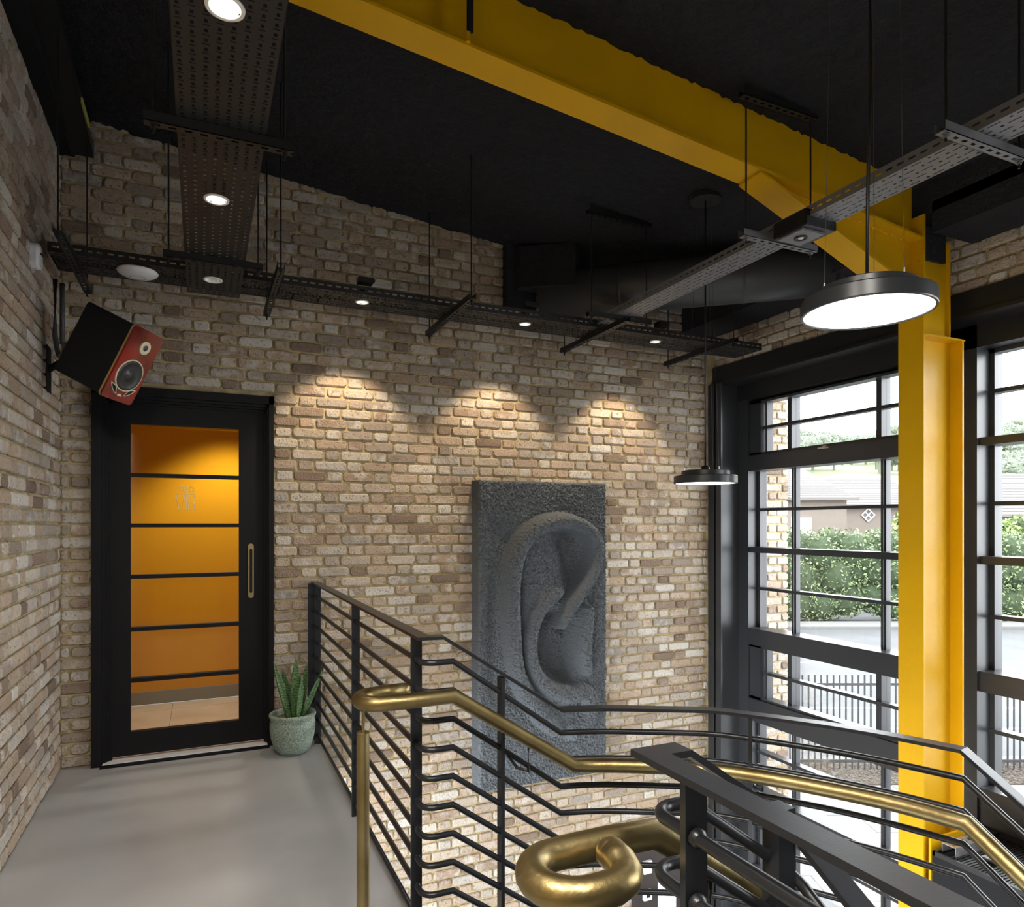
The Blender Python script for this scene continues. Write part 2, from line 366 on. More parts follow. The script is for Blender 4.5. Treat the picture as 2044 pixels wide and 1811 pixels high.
# ------------------------------------------------------------------ windows
def window(name, y0, y1, mull, levels, label):
    """levels: (z, kind) kind b=thin bar t=thick transom; between, glass; y0<y1"""
    root = struct(B(4.60, 4.68, y0, y0+.03, levels[-1][0], 2.62).box(4.60, 4.68, y1-.03, y1, levels[-1][0], 2.62).box(4.60, 4.68, y0, y1, 2.595, 2.66).build(name, 'frame'), label)
    for y in mull: B(4.612, 4.66, y-.022, y+.022, levels[-1][0], 2.62).box(4.595, 4.612, y-.010, y+.010, levels[-1][0], 2.62).build('mullion', 'frame', root)
    for z, k, *r in levels:
        if k == 'b': B(4.592, 4.668, y0, y1, z-.013, z+.013).build('glazing_bar', 'frame', root)
        elif k == 's': B(4.595, 4.67, y0, y1, z-.025, z+.025).build('glazing_bar', 'frame', root)
        elif k == 'm': B(4.50, 4.675, y0, y1, z-.028, z+.022, .003).build('transom', 'frame', root)
        elif k == 't': B(4.49, 4.68, y0, y1, r[0], z, .003).build('transom', 'frame', root)
        elif k == 'h':      # opening light with a deep frame
            zt = r[0]; fr = B(4.51, 4.62, y0, y0+.13, z, zt).box(4.51, 4.62, y1-.13, y1, z, zt).box(4.51, 4.62, y0, y1, zt-.02, zt).box(4.51, 4.62, y0, y1, z, z+.02)
            fr.box(4.53, 4.60, y1-.185, y1-.165, z, zt); fr.build('opening_frame', 'frame', root)
            for y in mull: B(4.56, 4.61, y-.022, y+.022, z, zt).build('mullion', 'frame', root)
            B(4.54, 4.60, y0, y1, (z+zt)/2-.013, (z+zt)/2+.013).build('glazing_bar', 'frame', root)
            h = B(4.47, 4.50, (y0+y1)/2-.05, (y0+y1)/2+.05, z-.02, z-.008, .003).box(4.49, 4.515, (y0+y1)/2-.02, (y0+y1)/2+.02, z-.03, z+.005, .003).build('window_catch', 'chrome', root)
    ys = [y0]+sorted(mull)+[y1]; zs = sorted([l[0] for l in levels]+[2.62])
    for a, b in zip(ys, ys[1:]):
        for c, d in zip(zs, zs[1:]):
            if d-c > .12: MB().add([(4.635,a,c),(4.635,b,c),(4.635,b,d),(4.635,a,d)], [(0,1,2,3)]).build('pane', 'glass', root)
    return root
LV = [(2.12, 'h', 2.60), (2.12, 't', 1.98), (1.633, 'b'), (1.275, 'm'), (.92, 'b'), (.568, 't', .42), (-.06, 'h', .42), (-.06, 't', -.26), (-.56, 'b'),
      (-.89, 't', -.95), (-1.24, 'b'), (-1.60, 'm'), (-2.0, 'b'), (-2.4, 'm'), (GF, 't', GF-.05)]
window('window_1', 3.08, 4.73, [3.478, 4.32], LV, 'tall black framed window between brick wall and yellow column')
LV2 = [(2.35, 'b'), (2.03, 'm'), (1.98, 'b'), (1.633, 'b'), (1.275, 'm'), (.91, 'b'), (.568, 't', .44), (.18, 'b'), (-.17, 't', -.5)]
LV2 = [l for l in LV2 if l[0] != 1.98]
window('window_2', 1.07, 2.72, [1.47, 2.31], LV2, 'tall black framed window right of the yellow column')
window('window_3', -1.0, .71, [-.6, .31], LV2, 'black framed window beyond the frame edge')
struct(B(4.47, 4.68, .71, 1.07, GF, 2.77).build('wall_pier', 'frame'), 'black pier beyond the second window')
struct(B(4.47, 4.68, 1.07, 2.72, GF, -.4).build('wall_panel', 'blackmatte'), 'black panel below the second window')
struct(B(4.47, 4.68, -4, -1.0, GF, 2.77).box(4.47, 4.68, -1.0, .71, GF, -.4).build('wall_panel', 'blackmatte'), 'black wall beyond the third window')
# ------------------------------------------------------------------ door and the corridor behind it
FX0, FX1, FZ = -.62, .444, 2.367
jam = MB()
for a, b, y in ((0, .055, 4.885), (.055, .075, 4.905), (.075, .09, 4.925), (.09, .105, 4.945)):
    jam.box(FX0+a, FX0+b, y, 4.99, 0, FZ-a); jam.box(FX1-b*.55, FX1-a*.55, y, 4.99, 0, FZ-a); jam.box(FX0+a, FX1-a*.55, y, 4.99, FZ-b, FZ-a)
door = struct(jam.build('door_1', 'door'), 'black panelled door frame in the brick wall')
LX0, LX1, LZ1 = -.515, .385, 2.262; GX0, GX1, GZ0, GZ1 = -.413, .228, .178, 2.14
leaf = MB().box(LX0, GX0, 4.955, 5.0, .03, LZ1).box(GX1, LX1, 4.955, 5.0, .03, LZ1).box(GX0, GX1, 4.955, 5.0, GZ1, LZ1).box(GX0, GX1, 4.955, 5.0, .03, GZ0)
leaf = leaf.build('door_leaf', 'door', door)
for z in (1.815, 1.493, 1.165, .83, .505): B(GX0, GX1, 4.952, 5.003, z-.0125, z+.0125).build('glazing_bar', 'door', leaf)
zs = [GZ0, .505, .83, 1.165, 1.493, 1.815, GZ1]
for a, b in zip(zs, zs[1:]): B(GX0, GX1, 4.974, 4.98, a+.01, b-.01).build('pane', 'doorglass', leaf)
def stadium(cx, cz, w, h, n=10):
    r = w/2; return [(cx+r*math.cos(t), cz+h/2-r+r*math.sin(t)) for t in [PI*k/n for k in range(n+1)]]+[(cx+r*math.cos(t), cz-h/2+r+r*math.sin(t)) for t in [PI+PI*k/n for k in range(n+1)]]
pull = MB(); o_, i_ = stadium(.303, 1.185, .036, .37), stadium(.303, 1.185, .018, .30); n = len(o_)
pull.add([(p[0], 4.948, p[1]) for p in o_]+[(p[0], 4.948, p[1]) for p in i_]+[(p[0], 4.956, p[1]) for p in o_], [(k, (k+1) % n, n+(k+1) % n, n+k) for k in range(n)]+[(k, (k+1) % n, 2*n+(k+1) % n, 2*n+k) for k in range(n)])
pull.build('pull_handle', 'plate', leaf)
MB().add([(p[0], 4.953, p[1]) for p in i_], [tuple(range(n))]).build('handle_recess', 'blackmatte', leaf)
ic = MB()
def outline(pts, r=.0028, y=4.971):
    pts = [(p[0], y, p[1]) for p in pts]+[(pts[0][0], y, pts[0][1])]
    for a, b in zip(pts, pts[1:]): ic.rod(a, b, r, 6)
cx = -.094
outline([(cx-.036, 1.745), (cx-.016, 1.745), (cx-.013, 1.735), (cx-.013, 1.722), (cx-.018, 1.714), (cx-.034, 1.714), (cx-.039, 1.722), (cx-.039, 1.735)])
outline([(cx-.060, 1.70), (cx-.008, 1.70), (cx-.011, 1.67), (cx-.018, 1.645), (cx-.017, 1.60), (cx-.047, 1.60), (cx-.050, 1.645), (cx-.056, 1.67)])
outline([(cx+.031+.0135*math.cos(t), 1.729+.0155*math.sin(t)) for t in [2*PI*k/14 for k in range(14)]])
outline([(cx+.012, 1.70), (cx+.050, 1.70), (cx+.050, 1.68), (cx+.040, 1.655), (cx+.050, 1.63), (cx+.050, 1.60), (cx+.012, 1.60), (cx+.012, 1.63), (cx+.022, 1.655), (cx+.012, 1.68)])
ic.rod((cx+.002, 4.971, 1.598), (cx+.002, 4.971, 1.75), .0022, 6)
ic.build('washroom_sign', 'icon', leaf)
B(FX0+.06, FX1-.04, 4.87, 5.05, .0, .016).build('threshold', 'white', door)
B(FX0+.05, FX1-.03, 4.84, 4.872, .0, .014).build('threshold_lip', 'door', door)
struct(B(-1.6, 2.0, 6.44, 6.5, 0, 2.7).build('wall_corridor', 'orange'), 'orange painted corridor wall seen through the door glass')
struct(B(-1.6, 2.0, 6.425, 6.44, 0, .105).build('baseboard_corridor', 'skirting'), 'grey skirting of the orange corridor wall')
struct(B(-1.65, -1.6, 5.1, 6.5, 0, 2.7).box(2.0, 2.05, 5.1, 6.5, 0, 2.7).box(-1.6, 2.0, 5.115, 5.14, DZ1, 2.7).box(-1.6, DX0, 5.115, 5.14, 0, DZ1).box(DX1, 2, 5.115, 5.14, 0, DZ1).build('wall_corridor', 'orange'), 'orange side walls of the corridor')
struct(B(-1.65, 2.05, 5.1, 6.5, 2.7, 2.75).build('ceiling_corridor', 'white'), 'white corridor ceiling')
fc = struct(B(-1.6, 2.0, 4.96, 6.44, -.1, -.008).build('floor_corridor', 'skirting'), 'tiled corridor floor behind the door')
for i in range(6):
    for j in range(3):
        x0 = -1.42+i*.6; y0 = 5.0+j*.6-.18*0
        B(x0+.002, min(x0+.598, 2.0), max(5.02, y0+.002), min(y0+.598, 6.42), -.02, 0, 0).build('tile', 'tile', fc)
cl = thing('ceiling_light', 'round corridor ceiling light behind the orange glazed door', 'light', (-.1, 5.75, 2.7))
MB().lathe((-.1, 5.75, 2.65), [(.12, 0), (.14, .01), (.14, .05)]).build('housing', 'white', cl)
MB().lathe((-.1, 5.75, 2.645), [(.11, 0), (.11, .006)]).build('diffuser', 'led', cl)
lamp('corridor_lamp', 'SPOT', (.22, 5.95, 2.62), 88, (1, .98, .90), .06, (math.radians(-6), 0, 0), math.radians(112), .6)
# ------------------------------------------------------------------ yellow portal frame
YF, YN = 2.805, 2.645; YM = (YF+YN)/2
yb = thing('steel_beam', 'yellow painted steel roof beam with a haunch at the column', 'beam', (0, YM, 3.4))
zb = lambda x: 3.587-.107*x
def slab(x0, x1, za, zc, t, y0=YN, y1=YF):  # sloped plate, bottom at za->zc
    return MB().add([(x0,y0,za),(x1,y0,zc),(x1,y1,zc),(x0,y1,za),(x0,y0,za+t),(x1,y0,zc+t),(x1,y1,zc+t),(x0,y1,za+t)], [(0,3,2,1),(4,5,6,7),(0,1,5,4),(1,2,6,5),(2,3,7,6),(3,0,4,7)])
slab(-.8, 3.85, zb(-.8), zb(3.85), .014).build('bottom_flange', 'yellow', yb)
slab(-.8, 3.85, zb(-.8)+.014, zb(3.85)+.014, .42, YM-.005, YM+.005).build('web', 'yellow', yb)
slab(2.60, 3.85, zb(2.6)-.014, 2.83, .014).build('haunch_flange', 'yellow', yb)
MB().prism([(2.6, zb(2.6)), (3.85, 2.84), (3.85, zb(3.85))], 'y', YM-.005, YM+.005).build('haunch_web', 'yellow', yb)
wl = MB()
for k in range(60):     # rough weld bead
    x = 2.62+k*.0195; wl.lathe((x, YM-.007, zb(x)-.002), [(.001, -.012), (.007, -.006), (.008, 0), (.006, .007), (.001, .012)], 6, (1, 0, 0), False)
for k in range(11):
    y = YN+.008+k*.0145; wl.lathe((2.60, y, zb(2.6)-.008), [(.001, -.010), (.006, 0), (.001, .010)], 6, (0, 1, 0), False)
wl.build('weld_bead', 'yellow', yb)
yc = thing('steel_column', 'yellow painted steel column between the two windows', 'column', (4.03, YM, GF))
B(3.85, 3.866, YN, YF, GF, 3.32).build('inner_flange', 'yellow', yc)
B(3.866, 4.206, YM-.005, YM+.005, GF, 2.62).build('web', 'yellow', yc)
B(4.206, 4.22, YN, YF, GF, 2.62).build('outer_flange', 'yellow', yc)
B(3.862, 4.225, YN-.004, YF, 2.612, 2.622).build('cap_plate', 'yellow', yc)
B(3.866, 4.14, YM-.03, YM-.02, 2.62, 3.21).box(4.13, 4.14, YM-.05, YF, 2.62, 3.21).build('upper_web', 'yellow', yc)
B(3.845, 3.85, YN+.004, YF-.004, 2.80, 3.3).build('end_plate', 'yellow', yc)
pl = B(3.88, 4.19, 2.62, 2.635, -1.2, -.34).build('base_cover', 'yellow', yc)
for z in (2.9, 3.05): MB().lathe((3.845, YN+.03, z), [(.010, 0), (.010, .008)], 6, (-1, 0, 0)).build('bolt', 'yellow', yc)
# ------------------------------------------------------------------ round duct
dk = thing('air_duct', 'dark round ventilation duct crossing the corner under the ceiling', 'duct', (2.6, 4.6, 3.3))
dA, dB = Vector((2.50, 4.90, 3.34)), Vector((4.05, 3.44, 3.30))
MB().tube([dA, dA.lerp(dB, .33), dA.lerp(dB, .66), dB], .185, 32).build('duct_tube', 'duct', dk)
for t in (.30, .72):
    p = dA.lerp(dB, t); dd = (dB-dA).normalized(); MB().lathe(p-dd*.01, [(.184, 0), (.192, .004), (.192, .016), (.184, .02)], 32, dd, False).build('duct_joint', 'duct', dk)
B(2.16, 2.42, 4.86, 4.945, 3.20, 3.72).build('wall_collar', 'ceiling', dk)
MB().prism([(2.20, 4.93), (2.55, 4.93), (2.80, 4.75), (2.60, 4.55), (2.25, 4.80)], 'z', 3.34, 3.66).build('duct_boot', 'ceiling', dk)
# ------------------------------------------------------------------ cable trays
def perf(mb, x0, x1, y0, y1, z, along, rows, period=.10, slot=.045, sw=.006, sq=.011, sl=None, cut=()):
    sl = sl or sq
    """perforated sheet at height z with slot / square holes in rows along 'x' or 'y'"""
    gap = .014 if period > .07 else .008; L0, L1, W0, W1 = (x0, x1, y0, y1) if along == 'x' else (y0, y1, x0, x1)
    wc = [W0+(W1-W0)*(k+.5)/rows for k in range(rows)]
    bw = [W0]; rowidx = []
    for k, c in enumerate(wc): bw += [c-sq/2, c-sw/2, c+sw/2, c+sq/2]
    bw.append(W1)
    bl = set([L0, L1]); t = L0-period
    while t < L1+period:
        for off in (0, period/2):
            for q in (off+.01, off+.01+slot, off+.01+slot+gap, off+.01+slot+gap+sl): bl.add(round(t+q, 5))
        t += period
    bl = sorted(q for q in bl if L0 <= q <= L1); bl = [q for i, q in enumerate(bl) if i == 0 or q-bl[i-1] > 1e-4]
    idx = {}; vs = []; fs = []
    def vid(a, b):
        if (a, b) not in idx:
            idx[(a, b)] = len(vs); vs.append((bl[a], bw[b], z) if along == 'x' else (bw[b], bl[a], z))
        return idx[(a, b)]
    for a in range(len(bl)-1):
        lm = (bl[a]+bl[a+1])/2
        for b in range(len(bw)-1):
            wm = (bw[b]+bw[b+1])/2; hole = False
            if b % 4 != 0 and b > 0:
                k = (b-1)//4; ph = ((lm-L0+(period/2 if k % 2 else 0)) % period)-.01
                core = ((b-1) % 4) == 1
                if 0 < ph < slot and core: hole = True
                if slot+gap < ph < slot+gap+sl and (b-1) % 4 < 3: hole = True
            px, py = (lm, wm) if along == 'x' else (wm, lm)
            if any((px-cx)**2+(py-cy)**2 < r*r for cx, cy, r in cut): hole = True
            if not hole: fs.append((vid(a, b), vid(a+1, b), vid(a+1, b+1), vid(a, b+1)))
    mb.add(vs, fs)
def tray(name, label, x0, x1, y0, y1, z, along, rows, m, lip=.05, cut=(), **kw):
    t = thing(name, label, 'cable tray', ((x0+x1)/2, (y0+y1)/2, z)); mb = MB(); perf(mb, x0, x1, y0, y1, z, along, rows, cut=cut, **kw)
    mb.build('perforated_base', m, t, solid=.0016)
    for s in (0, 1):
        e = MB()       # side flange, slotted, with a turned edge
        L0, L1 = (x0, x1) if along == 'x' else (y0, y1); w = ((y0, y1) if along == 'x' else (x0, x1))[s]
        q = L0
        def bx(a, b, c, d):
            if along == 'x': e.box(a, b, w-.001, w+.001, c, d)
            else: e.box(w-.001, w+.001, a, b, c, d)
        bx(L0, L1, z, z+lip*.42); bx(L0, L1, z+lip*.62, z+lip)
        while q < L1: bx(q, min(q+.02, L1), z+lip*.42, z+lip*.62); q += .05
        d = .008*(1 if s == 0 else -1); lo, hi = min(w, w+d), max(w, w+d)
        if along == 'x': e.box(L0, L1, lo, hi, z+lip-.002, z+lip)
        else: e.box(lo, hi, L0, L1, z+lip-.002, z+lip)
        e.build('side_flange', m, t)
    return t
LX = (.93, 2.08, 3.2); LY = (4.26, 3.2, 2.0)
tray('cable_tray', 'wide black perforated cable tray running overhead from the camera toward the brick wall', -.08, .21, -.5, 4.55, 2.90, 'y', 8, 'tray', period=.042, slot=.014, sw=.010, sq=.018, sl=.005, cut=[(.057, y, .046) for y in LY])
tray('cable_tray', 'long black perforated cable tray running across the brick wall', -.73, 4.15, 4.22, 4.52, 2.92, 'x', 8, 'tray', period=.045, slot=.016, sw=.009, sq=.0085, cut=[(x, 4.36, .040) for x in LX])
tray('cable_tray', 'narrow grey perforated cable tray at upper right passing under the yellow beam', 2.60, 2.775, -.6, 4.5, 2.95, 'y', 5, 'tray_grey')
def strut(mb, x0, x1, y0, y1, z, along):
    """slotted channel, open side up, bottom face at z"""
    L0, L1, W0, W1 = (x0, x1, y0, y1) if along == 'x' else (y0, y1, x0, x1)
    def bx(a, b, c, d, e, f): mb.box(a, b, c, d, e, f) if along == 'x' else mb.box(c, d, a, b, e, f)
    bx(L0, L1, W0, W0+.0025, z, z+.035); bx(L0, L1, W1-.0025, W1, z, z+.035)
    w = (W1-W0); bx(L0, L1, W0, W0+w*.34, z, z+.0025); bx(L0, L1, W1-w*.34, W1, z, z+.0025)
    q = L0
    while q < L1: bx(q, min(q+.026, L1), W0+w*.34, W1-w*.34, z, z+.0025); q += .05
def hanger(label, x0, x1, y0, y1, z, along, rods, m='black', top=False, grp=None):
    t = thing('trapeze_hanger', label, 'hanger', ((x0+x1)/2, (y0+y1)/2, z)); mb = MB(); strut(mb, x0, x1, y0, y1, z, along); mb.build('slotted_channel', m, t)
    for rx, ry in rods:
        MB().rod((rx, ry, z-.03), (rx, ry, ceil_z(rx)), .0045, 8).build('threaded_rod', 'black', t)
        MB().lathe((rx, ry, z-.014), [(.009, 0), (.009, .009)], 6).lathe((rx, ry, z-.004), [(.013, 0), (.013, .003)], 12).build('nut', m, t)
    if top:
        mb = MB(); zc = ceil_z((x0+x1)/2)-.05; strut(mb, x0, x1, y0, y1, zc, along)
        mb.build('ceiling_channel', 'black', t)
    return t
hanger('black slotted strut crossing under the wide tray in front of the brick wall top', -.18, .305, 2.60, 2.641, 2.862, 'x', [(-.15, 2.62), (.275, 2.62)])
hanger('black slotted strut under the far end of the wide tray', -.18, .30, 3.88, 3.921, 2.862, 'x', [(-.155, 3.9), (.275, 3.9)])
hanger('black slotted strut under the long tray above the speaker', -.64, -.60, 3.80, 4.77, 2.88, 'y', [(-.62, 3.83), (-.62, 4.73)])
hanger('black slotted strut under the long tray right of the wide tray', .37, .41, 3.86, 4.80, 2.88, 'y', [(.39, 3.89), (.39, 4.77)])
hanger('black slotted strut under the long tray above the left edge of the ear relief', 1.49, 1.53, 3.90, 4.82, 2.88, 'y', [(1.51, 3.93), (1.51, 4.78)])
hanger('black slotted strut where the grey tray meets the long tray', 2.62, 2.66, 3.90, 4.84, 2.88, 'y', [(2.64, 4.80)])
hanger('black slotted strut under the right end of the long tray near the corner', 3.66, 3.70, 4.0, 4.87, 2.88, 'y', [(3.68, 4.03), (3.68, 4.83)])
hanger('grey slotted strut under the narrow tray beside the yellow beam', 2.41, 2.905, 2.565, 2.606, 2.912, 'x', [(2.44, 2.585), (2.875, 2.585)], 'tray_grey', True)
hanger('grey slotted strut with round holes at the far upper right', 2.42, 2.92, 1.58, 1.622, 2.912, 'x', [(2.45, 1.6), (2.89, 1.6)], 'tray_grey', True)
hanger('dark slotted strut under the far end of the narrow grey tray', 2.38, 2.89, 3.98, 4.02, 2.98-.07, 'x', [(2.41, 4.0), (2.86, 4.0)], 'black', True)
# emergency light plate in the narrow tray
em = thing('emergency_light', 'square grey emergency light plate on a black box in the narrow tray', 'light', (2.66, 2.44, 2.90))
B(2.575, 2.775, 2.34, 2.545, 2.908, 2.985, .004).build('gear_box', 'black', em)
B(2.585, 2.735, 2.375, 2.525, 2.898, 2.908, .002).build('face_plate', 'tray_grey', em)
MB().lathe((2.66, 2.45, 2.892), [(.022, .006), (.030, .006), (.031, 0), (.024, 0), (.018, .004)], 28).build('lamp_ring', 'black', em)
MB().lathe((2.66, 2.45, 2.893), [(.001, 0), (.012, .001), (.016, .005)], 20).build('lens', 'reflector', em)
# ------------------------------------------------------------------ downlights
def downlight(x, y, z, r, label, tilt=0, gear=True):
    t = thing('downlight', label, 'light', (x, y, z)); n = 40
    MB().lathe((x, y, z-.006), [(r*.86, .002), (r*.92, 0), (r*1.06, .001), (r*1.08, .006), (r*.9, .007), (r*.86, .002)], n, None, False).build('bezel', 'reflector', t)
    MB().lathe((x, y, z-.004), [(r*.88, 0), (r*.72, .035), (r*.60, .05)], n, None, False).build('reflector_cone', 'reflector', t)
    MB().lathe((x, y, z+.044), [(r*.60, 0), (r*.60, .003)], n).build('lens', 'led_warm', t)
    MB().lathe((x, y, z+.001), [(r*.95, 0), (r*.95, .06), (r*.7, .085)], 24, None, False).build('can', 'black', t)
    if gear: B(x-.045, x+.05, y-.11, y-.04, z+.09, z+.125, .003).box(x+.035, x+.06, y-.1, y-.07, z+.105, z+.12).build('driver_box', 'black', t)
    return t
for (y, wh) in zip(LY, ('behind the overlap of the two trays above the door', 'halfway along the wide tray', 'nearest the camera in the wide tray')):
    downlight(.057, y, 2.899, .048, 'lit round white downlight '+wh, gear=False)
for x, wh in zip(LX, ('first right of the door', 'above the ear relief', 'near the corner')):
    downlight(x, 4.36, 2.919, .040, 'lit small round downlight in the long tray '+wh)
# ------------------------------------------------------------------ pendants
def pendant(x, y, z, D, label, conv, canopy):
    t = thing('pendant_lamp', label, 'lamp', (x, y, z)); R = D/2
    R = D/2; MB().lathe((x, y, z), [(R*.95, .006), (R*.955, 0), (R*.995, 0), (R, .004), (R, .046), (R*.985, .05), (R*.5, .05)], 72, None, False, True).build('rim', 'frame', t)
    MB().lathe((x, y, z+.004), [(R*.955, 0), (R*.955, .003)], 72).build('diffuser', 'led', t)
    MB().lathe((x, y, z+.05), [(R*.72, 0), (R*.76, .003), (R*.76, .03), (R*.73, .034), (R*.1, .034)], 60, None, False, True).build('driver_housing', 'frame', t)
    MB().lathe((x, y, z+.084), [(.028, 0), (.024, .03), (.012, .034)], 24).build('cable_gland', 'black', t)
    top = ceil_z(x)-.02
    MB().tube([(x, y, z+.11), (x+.004, y, z+.4), (x+.012, y-.004, z+.8), (x+.004, y, top)] if canopy == 0 else [(x, y, z+.11), (x, y, top)], .0055, 8).build('power_cable', 'black', t)
    for k in range(3):
        a = 2*PI*k/3+.5; px, py = x+R*.66*math.cos(a), y+R*.66*math.sin(a)
        MB().rod((px, py, z+.084), (x+(px-x)*conv, y+(py-y)*conv, top), .0010, 6).build('suspension_wire', 'duct', t)
        MB().lathe((px, py, z+.083), [(.006, 0), (.004, .02)], 10).build('wire_grip', 'chrome', t)
    MB().lathe((x, y, top-.005), [(.10, 0), (.10, .03)], 40).build('canopy', 'frame', t)
    return t
pendant(1.97, 1.545, 2.187, .40, 'large lit round pendant lamp hanging in front of the yellow column', .8, 0)
pendant(2.97, 3.51, 1.763, .40, 'lower lit round pendant lamp hanging beside the ear relief', .35, 1)
# ------------------------------------------------------------------ ear relief panel
EX0, EX1, EZ0, EZ1, EY = 1.90, 3.025, -.53, 1.835, 4.78
def sdist(px, pz, pts, rad):
    best = np.full(px.shape, 1e9); rr_ = np.zeros(px.shape)
    for (a, ra), (b, rb) in zip(zip(pts, rad), zip(pts[1:], rad[1:])):
        ax, az = a; bx_, bz = b; dx, dz = bx_-ax, bz-az
        t = np.clip(((px-ax)*dx+(pz-az)*dz)/(dx*dx+dz*dz), 0, 1); d = np.hypot(px-ax-t*dx, pz-az-t*dz); r = ra+(rb-ra)*t
        q = d/r; m = q < best; best = np.where(m, q, best); rr_ = np.where(m, r, rr_)
    return best
def smooth_line(p, k=2):
    for _ in range(k):
        q = [p[0]]
        for a, b in zip(p, p[1:]): q += [tuple(.75*np.array(a)+.25*np.array(b)), tuple(.25*np.array(a)+.75*np.array(b))]
        p = q+[p[-1]]
    return p
gx, gz = 260, 540
px, pz = np.meshgrid(np.linspace(EX0, EX1, gx), np.linspace(EZ0, EZ1, gz))
def ridge(pts, rad, height, powr=.75):
    P_ = smooth_line(pts); rad = np.interp(np.linspace(0, 1, len(P_)), np.linspace(0, 1, len(rad)), rad)
    q = sdist(px, pz, P_, rad); h = height if np.isscalar(height) else height
    return h*np.clip(1-q**2, 0, 1)**powr, q
plate = [(2.045, 0.951), (2.053, 1.158), (2.101, 1.32), (2.199, 1.453), (2.349, 1.543), (2.502, 1.589), (2.677, 1.567), (2.839, 1.482), (2.958, 1.323), (2.948, 1.165), (2.839, 1.011), (2.855, 0.82), (2.85, 0.601), (2.839, 0.351), (2.921, 0.19), (2.945, 0.041), (2.921, -0.082), (2.82, -0.196), (2.659, -0.222), (2.485, -0.138), (2.349, -0.0), (2.216, 0.21), (2.126, 0.427), (2.077, 0.683)]
helix = [(2.563, 0.698), (2.607, 0.788), (2.695, 0.907), (2.802, 1.028), (2.884, 1.182), (2.902, 1.324), (2.848, 1.435), (2.731, 1.505), (2.589, 1.528), (2.451, 1.513), (2.332, 1.46), (2.232, 1.363), (2.175, 1.244), (2.147, 1.096), (2.142, 0.917), (2.15, 0.723), (2.166, 0.528), (2.191, 0.362), (2.265, 0.205), (2.383, 0.041), (2.537, -0.099)]
anti = [(2.53, 0.985), (2.46, 0.93), (2.383, 0.845), (2.325, 0.713), (2.302, 0.564), (2.32, 0.411), (2.383, 0.284), (2.502, 0.190), (2.642, 0.150), (2.766, 0.160)]
def G(cx, cz, sx, sz, h, rot=0):
    c, s = math.cos(rot), math.sin(rot); u = (px-cx)*c+(pz-cz)*s; v = -(px-cx)*s+(pz-cz)*c
    return h*np.exp(-(u/sx)**2-(v/sz)**2)
def inside(poly):
    c = np.zeros(px.shape, bool)
    for (ax, az), (bx2, bz) in zip(poly, poly[1:]+poly[:1]):
        if az != bz: c ^= ((az > pz) != (bz > pz)) & (px < (bx2-ax)*(pz-az)/(bz-az)+ax)
    return c
def signed(poly):
    d = sdist(px, pz, poly+[poly[0]], [1]*(len(poly)+1)); return np.where(inside(poly), d, -d)
def sstep(x, a, b): t = np.clip((x-a)/(b-a), 0, 1); return t*t*(3-2*t)
pl_ = smooth_line(plate+[plate[0]], 2)[:-1]
base = .008*sstep(signed(pl_), -.03, .05)+.035*sstep(pz, .45, -.1)*sstep(signed(pl_), -.03, .05)
hx, hq = ridge(helix, [.028, .045, .055, .058, .060, .062, .064, .066, .07, .073, .075, .078, .08, .078, .075, .070, .066, .070, .08, .09, .08], .14, .55)
hfade = np.interp(pz, [-.12, .25, .6], [.5, .85, 1]); hx = hx*hfade
ax_, aq = ridge(anti, [.09, .085, .07, .062, .056, .058, .066, .075, .08, .07], .115, .55)
ax_ = ax_*sstep(px*0+ (1.16-pz), -.02, .28)
tr, tq = ridge([(2.81, 0.82), (2.79, 0.68), (2.775, 0.50), (2.79, 0.33)], [.045, .062, .070, .05], .135, .5)
lb, lq = ridge([(2.62, 0.145), (2.74, 0.165), (2.82, 0.13), (2.855, 0.03), (2.82, -.08), (2.70, -.14)], [.075, .075, .08, .085, .09, .09], .115, .55)
cav = signed(smooth_line([(2.46, .80), (2.40, .66), (2.375, .52), (2.41, .38), (2.50, .27), (2.62, .22), (2.70, .25), (2.71, .38), (2.69, .50), (2.70, .62), (2.71, .76), (2.62, .80), (2.55, .83)]))
h = base+G(2.36, 1.10, .15, .32, .035, -.2)+G(2.47, .98, .12, .16, .045)+G(2.95, .45, .12, .5, .02)
h = h-G(2.73, 1.24, .13, .23, .15, .15)-G(2.66, 1.38, .17, .09, .05)-G(2.235, .80, .026, .42, .05)-G(2.70, .95, .06, .12, .05, -.6)
h = h-.15*sstep(cav, -.03, .07)-G(2.66, .5, .06, .22, .03)
h = h-G(2.02, .72, .055, .55, .045)-G(2.08, 1.40, .07, .16, .03, .6)-G(2.55, -.30, .25, .05, .012)
def smax(a, b, k=.007): return np.logaddexp(a/k, b/k)*k
for r_1, q_1 in ((ax_, aq), (tr, tq), (lb, lq), (hx, hq)): h = smax(h, np.where(q_1 < 1, r_1, -.12))
def blur(a, n):
    for _ in range(n): p_ = np.pad(a, 1, 'edge'); a = (p_[1:-1, 1:-1]*4+p_[:-2, 1:-1]+p_[2:, 1:-1]+p_[1:-1, :-2]+p_[1:-1, 2:])/8
    return a
h = blur(h, 6)
edge = np.minimum.reduce([px-EX0, EX1-px, pz-EZ0, EZ1-pz]); fade = np.clip(edge/.10, 0, 1); fade = fade*fade*(3-2*fade)
h = h*fade-.02*(1-np.clip(edge/.018, 0, 1))**2
nz = rng.normal(0, 1, h.shape); nz = (nz+np.roll(nz, 1, 0)+np.roll(nz, 1, 1)+np.roll(np.roll(nz, 1, 0), 1, 1))/2
h = np.clip(h, -.12, .25)+nz*.0046+blur(rng.normal(0, 1, h.shape), 2)*.008
vs = np.stack([px, EY-h, pz], -1).reshape(-1, 3).tolist()
mb = MB(); mb.add(vs, [(j*gx+i, j*gx+i+1, (j+1)*gx+i+1, (j+1)*gx+i) for j in range(gz-1) for i in range(gx-1)], True)
